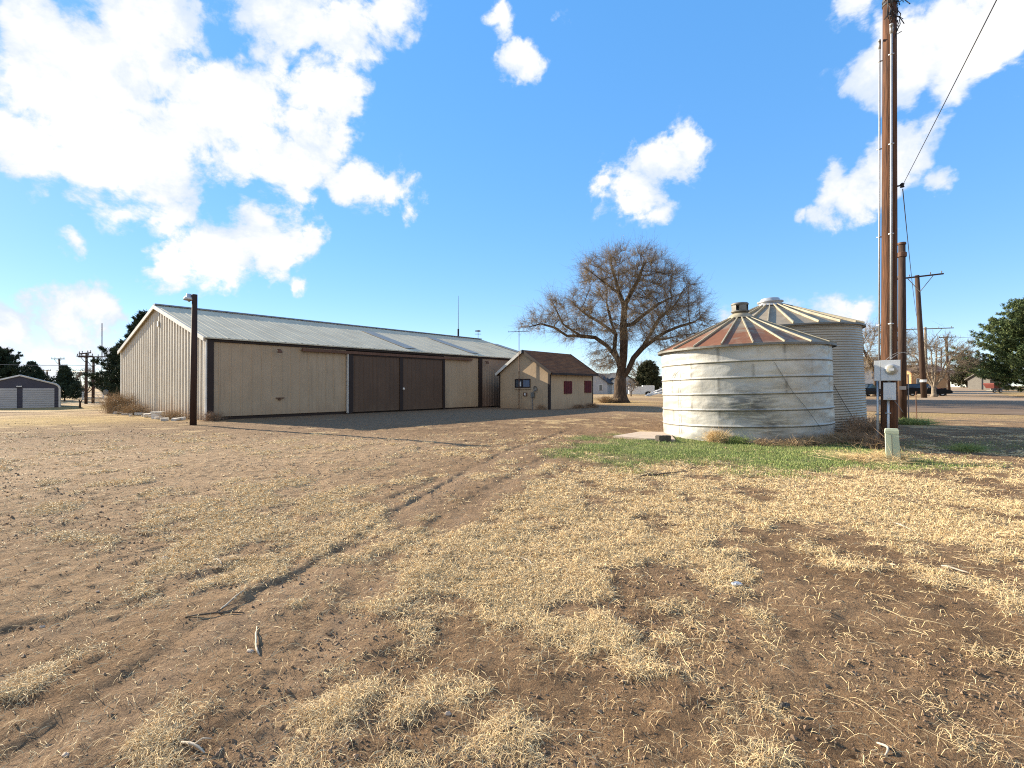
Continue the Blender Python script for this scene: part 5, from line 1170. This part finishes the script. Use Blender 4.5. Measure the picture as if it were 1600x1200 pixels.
q = G(1469, 61); m = MB(); m.lathe([(0, .0), (.30, .0), (.31, .05), (.30, .3), (.315, .32), (.30, .34), (.30, .6), (.315, .62), (.30, .64), (.30, .9), (.28, .92), (.27, .86), (0, .86)], 20, q); o = m.build('steel_drum', M['rust_barrel'], loc=q); tag(o, 'rusty steel drum standing right of the bare street tree', 'drum', 'drums across the street')
q = G(1474, 61.5); m = MB(); m.lathe([(0, .0), (.30, .0), (.31, .05), (.30, .3), (.315, .32), (.30, .34), (.30, .6), (.315, .62), (.30, .64), (.30, .9), (.28, .92), (.27, .86), (0, .86)], 20, q); o = m.build('steel_drum', M['black'], loc=q); tag(o, 'blackened steel drum right of the rusty one', 'drum', 'drums across the street')
q = G(1462.5, 60); m = MB(); m.tube([q, q + Vector((.05, 0, .35)), q + Vector((-.02, 0, .6))], [.28, .24, .1], 10); o = m.build('white_sack', M['white'], loc=q); tag(o, 'white bag beside the rusty drum', 'bag')
q = G(1553, 72); wg = thing('farm_wagon', 'faded red grain wagon at the lane beside the juniper', 'wagon', q); fr = (q, Vector((.97, .2, 0)), Vector((-.2, .97, 0)))
m = MB(); lo = [(0.25, .15), (1.55, .15), (1.55, 1.2), (.25, 1.2)]; hi = [(0, 0), (1.85, 0), (1.85, 1.4), (0, 1.4)]
vs = [P3(fr, a, b, .65) for a, b in lo] + [P3(fr, a, b, 1.25) for a, b in hi] + [P3(fr, a, b, 1.42) for a, b in hi]
m.add(vs, [(3, 2, 1, 0)] + [(i, (i + 1) % 4, 4 + (i + 1) % 4, 4 + i) for i in range(4)] + [(4 + i, 4 + (i + 1) % 4, 8 + (i + 1) % 4, 8 + i) for i in range(4)] + [(8, 9, 10, 11)]); m.build('hopper', M['red_wagon'], wg)
for a, b in ((.35, .12), (1.5, .12)): wheel(fr, a, b, .3, .3, .16, wg)
for a in (.35, 1.5):
    m = MB(); m.fbox(fr, (a - .05, .0, .3), (a + .05, 1.2, .4)); m.fbox(fr, (a - .04, .6, .4), (a + .04, .7, .66)); m.build('axle', M['gal_dark'], wg)

# ------------------------------------------------------------------ weeds, brush, rubble, sticks
def weed(name, label, q, n, h, spr, m_, seed, group=None, rad=.004, cat='weeds', flat=.2):
    r = np.random.default_rng(seed); q = np.array(q, float); P0 = q + np.stack([r.normal(0, spr * .35, n), r.normal(0, spr * .35, n), np.zeros(n) - .01], 1)
    a = r.uniform(0, 6.28, n); rr_ = np.abs(r.normal(0, spr, n)); hh = h * r.uniform(.35, 1.05, n) * (1 - flat * rr_ / spr * .5)
    P1 = P0 + np.stack([np.cos(a) * rr_, np.sin(a) * rr_, np.maximum(.03, hh)], 1); mid = np.stack([-np.cos(a) * rr_ * .12, -np.sin(a) * rr_ * .12, hh * .16], 1)
    V, Fq = twig_cones(P0, P1, np.full(n, rad), mid)
    k = n; s = r.uniform(.4, .9, k)[:, None]; Q0 = P0 + (P1 - P0) * s + mid * (4 * s * (1 - s)) ; L = np.linalg.norm(P1 - P0, axis=1)[:, None] * .4
    V2, F2 = twig_cones(Q0, Q0 + r.normal(0, .45, (k, 3)) * L + np.array([0, 0, .02]), np.full(k, rad * .7), np.zeros((k, 3)))
    o = npmesh(name, np.concatenate([V, V2]), np.concatenate([Fq, F2 + len(V)]), m_, tint=np.repeat(r.beta(1.2, 1.6, 2 * n), 7), loc=Vector(q)); tag(o, label, cat, group); return o
weed('dry_shrub', 'big tan dry weed shrub against the barn gable near its far corner', P3(BF, -.8, 11.6, 0), 900, 1.35, .8, M['weed'], 1, rad=.007, cat='shrub')
weed('dry_shrub', 'smaller tan weed shrub along the barn gable right of the big one', P3(BF, -.7, 8.6, 0), 500, .7, .7, M['weed'], 2, rad=.006, cat='shrub')
weed('dry_weeds', 'low dry weeds along the barn gable behind the light post', P3(BF, -.6, 2.4, 0), 400, .5, .6, M['weed'], 3, rad=.005)
weed('dry_weeds', 'brown weeds at the foot of the dark barn corner post', P3(BF, .1, -.45, 0), 350, .5, .4, M['brush'], 4, rad=.005)
weed('grass_tuft', 'golden tuft of dry grass against the front of the low bin', onbin(1120, 0) + Vector((-.1, -.22, 0)), 1100, .40, .26, M['straw'], 5, rad=.004, cat='grass tuft')
weed('grass_tuft', 'greyish green tuft right of the golden tuft at the low bin', onbin(1150, 0) + Vector((-.05, -.2, 0)), 500, .26, .25, M['green_blade'], 6, rad=.004, cat='grass tuft')
for k, px in enumerate((1192, 1232, 1262, 1290)):
    weed('dry_weeds', ('dry stems at the front middle of the low bin', 'arching dry stems at the low bin below its brace rod', 'dry stems heaped near the right front of the low bin', 'dry stems at the right edge of the low bin')[k], onbin(px, 0) + Vector((-.05, -.25, 0)), 260, .22 + .05 * k, .38, M['weed'], 10 + k, rad=.005)
for k, (px, py, h_, s_, n_) in enumerate(((1335, 695, .45, .45, 200), (1358, 690, .8, .55, 300), (1372, 702, .5, .4, 180), (1345, 676, .7, .6, 260))):
    weed('brush_heap', ('dead brush heap between the low bin and the pole, low part', 'tallest dead brush heap between the bins and the main pole', 'dead brush around the foot of the main pole conduit', 'dead brush at the foot of the tall bin')[k], at(px, py), n_, h_, s_, M['brush'], 20 + k, rad=.007, cat='brush')
weed('dry_weeds', 'straw coloured weeds around the foot of the green pedestal', PD + Vector((.05, .1, 0)), 700, .26, .32, M['straw'], 30, rad=.004)
weed('dry_weeds', 'loose straw heap left of the green pedestal', PD + Vector((-.5, .2, 0)), 500, .16, .45, M['straw'], 31, rad=.004)
weed('grass_tuft', 'yellow green grass tuft right of the main pole in the bin shadow', at(1512, 706), 500, .22, .3, M['green_blade'], 32, rad=.004, cat='grass tuft')
weed('grass_tuft', 'low green tuft at the base of the short pole', atg(1424, 664), 800, .32, .6, M['green_blade'], 33, rad=.006, cat='grass tuft')
weed('dry_weeds', 'brown weeds under the left boarded shed window', P3(SF, 3.3, -.4, 0), 260, .35, .4, M['brush'], 34, rad=.008)
weed('dry_weeds', 'brown weeds under the right boarded shed window', P3(SF, 5.0, -.4, 0), 260, .4, .4, M['brush'], 35, rad=.008)
weed('dry_weeds', 'thin weeds under the gas meter on the shed gable', P3(SF, -.3, .5, 0), 160, .4, .3, M['brush'], 36, rad=.008)
weed('dry_weeds', 'tall grass at the foot of the elm trunk', Vector(tb) + Vector((-1.5, -.8, 0)), 600, .7, .7, M['weed'], 37, rad=.012)
rr = random.Random(9)
for k in range(22):
    b = rr.uniform(.6, 11.5); a = -rr.uniform(.5, 1.5); q = P3(BF, a, b, 0); s = rr.uniform(.10, .36)
    m = MB(); ang = rr.uniform(0, 3); u = Vector((math.cos(ang), math.sin(ang), rr.uniform(-.1, .1))); v = Vector((-math.sin(ang), math.cos(ang), rr.uniform(-.1, .1)))
    poly = [q + u * (math.cos(t_) * s * rr.uniform(.7, 1.2)) + v * (math.sin(t_) * s * .7 * rr.uniform(.7, 1.2)) + Vector((0, 0, .02)) for t_ in np.linspace(0, 6.28, 7)[:-1]]
    m.prism(poly, (0, 0, rr.uniform(.06, .14))); o = m.build('rubble_piece', M['concrete'], loc=q); tag(o, 'broken white slab piece lying along the foot of the barn gable', 'rubble', 'broken slabs along the barn gable')
q = P3(BF, -1.0, 3.5, 0); m = MB(); m.fbox((q, Vector((.95, .3, 0)), Vector((-.3, .95, 0))), (-.22, -.15, 0), (.22, .15, .30)); m.fbox((q, Vector((.95, .3, 0)), Vector((-.3, .95, 0))), (-.26, -.19, .301), (.26, .19, .34)); o = m.build('white_crate', M['white'], loc=q); tag(o, 'white box among the rubble just left of the light post', 'box')
def stick(label, p0, p1, r, m_, seed, fork=False, bow=.03):
    a, b = at(*p0), at(*p1); rr = random.Random(seed); pts = []; d = b - a; s_ = Vector((-d.y, d.x, 0))
    for k in range(7):
        f = k / 6; q = a.lerp(b, f) + s_ * (bow * math.sin(f * 3.1) + rr.uniform(-.012, .012)); q.z = float(height(np.array([q.x]), np.array([q.y]))[0]) + r * .9 + .012 * math.sin(f * 3.14); pts.append(q)
    m = MB(); m.tube(pts, [r * q for q in (.8, 1, 1.1, .95, 1, .8, .5)], 7)
    if fork: q = pts[3]; m.tube([q, q + d * .18 + s_ * .14 + Vector((0, 0, .02)), q + d * .36 + s_ * .30 + Vector((0, 0, .01))], [r * .7, r * .6, r * .3], 6)
    o = m.build('stick', m_, loc=a, smooth=True); tag(o, label, 'stick')
stick('bleached straight stick pointing at the camera between the wheel tracks', (405, 1026), (403, 982), .006, M['stick_pale'], 1)
stick('dark branch lying across the left wheel rut', (290, 972), (382, 960), .006, M['stick_dark'], 2, True)
stick('thin dry twig behind the dark branch', (342, 962), (385, 928), .006, M['stick_pale'], 3)
stick('dark grey stick near the bottom of the straw patch', (783, 1152), (815, 1146), .006, M['stick_dark'], 4)
stick('forked pale twig in the soil near the left bottom edge', (285, 1168), (322, 1181), .006, M['stick_pale'], 5, True)
stick('curved pale stalk at the lower right', (1368, 1162), (1380, 1184), .005, M['stick_pale'], 6, False, .3)
stick('long pale stalk on bare soil at the right', (1470, 888), (1516, 899), .008, M['stick_pale'], 7)
stick('bent pale twig in the middle of the straw', (808, 872), (832, 888), .007, M['stick_pale'], 8, False, .15)
stick('dark stick half buried in straw near the green grass', (1000, 746), (1060, 741), .014, M['stick_dark'], 9)
stick('pale stalk in straw on the right', (1395, 820), (1425, 830), .008, M['stick_pale'], 10)
stick('short pale twig by the left straw patch', (335, 876), (348, 884), .007, M['stick_pale'], 11)
q = at(1150, 918); m = MB(); m.blob(q + Vector((0, 0, .035)), (.03, .022, .013), 7, .6, 12, 7); m.blob(q + Vector((.026, .01, .032)), (.018, .014, .009), 9, .6); o = m.build('plastic_scrap', M['litter'], loc=q); tag(o, 'crumpled white plastic scrap on the bare soil', 'litter')
q = at(1225, 1113); m = MB(); m.blob(q + Vector((0, 0, .035)), (.022, .018, .014), 8, .5, 12, 7); o = m.build('grey_pebble', M['cinder'], loc=q); tag(o, 'small grey stone on the soil near the bottom right', 'stone')
for k, (px, py) in enumerate(((154, 927), (68, 978), (258, 872), (420, 808), (1385, 760), (1395, 886), (580, 922), (700, 1120), (190, 690), (1040, 950), (105, 1188), (392, 1020))):
    q = at(px, py); r0 = .008 + .003 * (k % 3) + .0012 * q.y * .5; q.z = float(height(np.array([q.x]), np.array([q.y]))[0]); m = MB(); m.blob(q + Vector((0, 0, r0 * .4)), (r0 * 1.3, r0, r0 * .7), k, .4, 10, 6)
    o = m.build('pale_stone', M['slab'], loc=q, smooth=True); tag(o, 'small pale stone lying on the bare yard soil', 'stone', 'small pale stones on the yard')
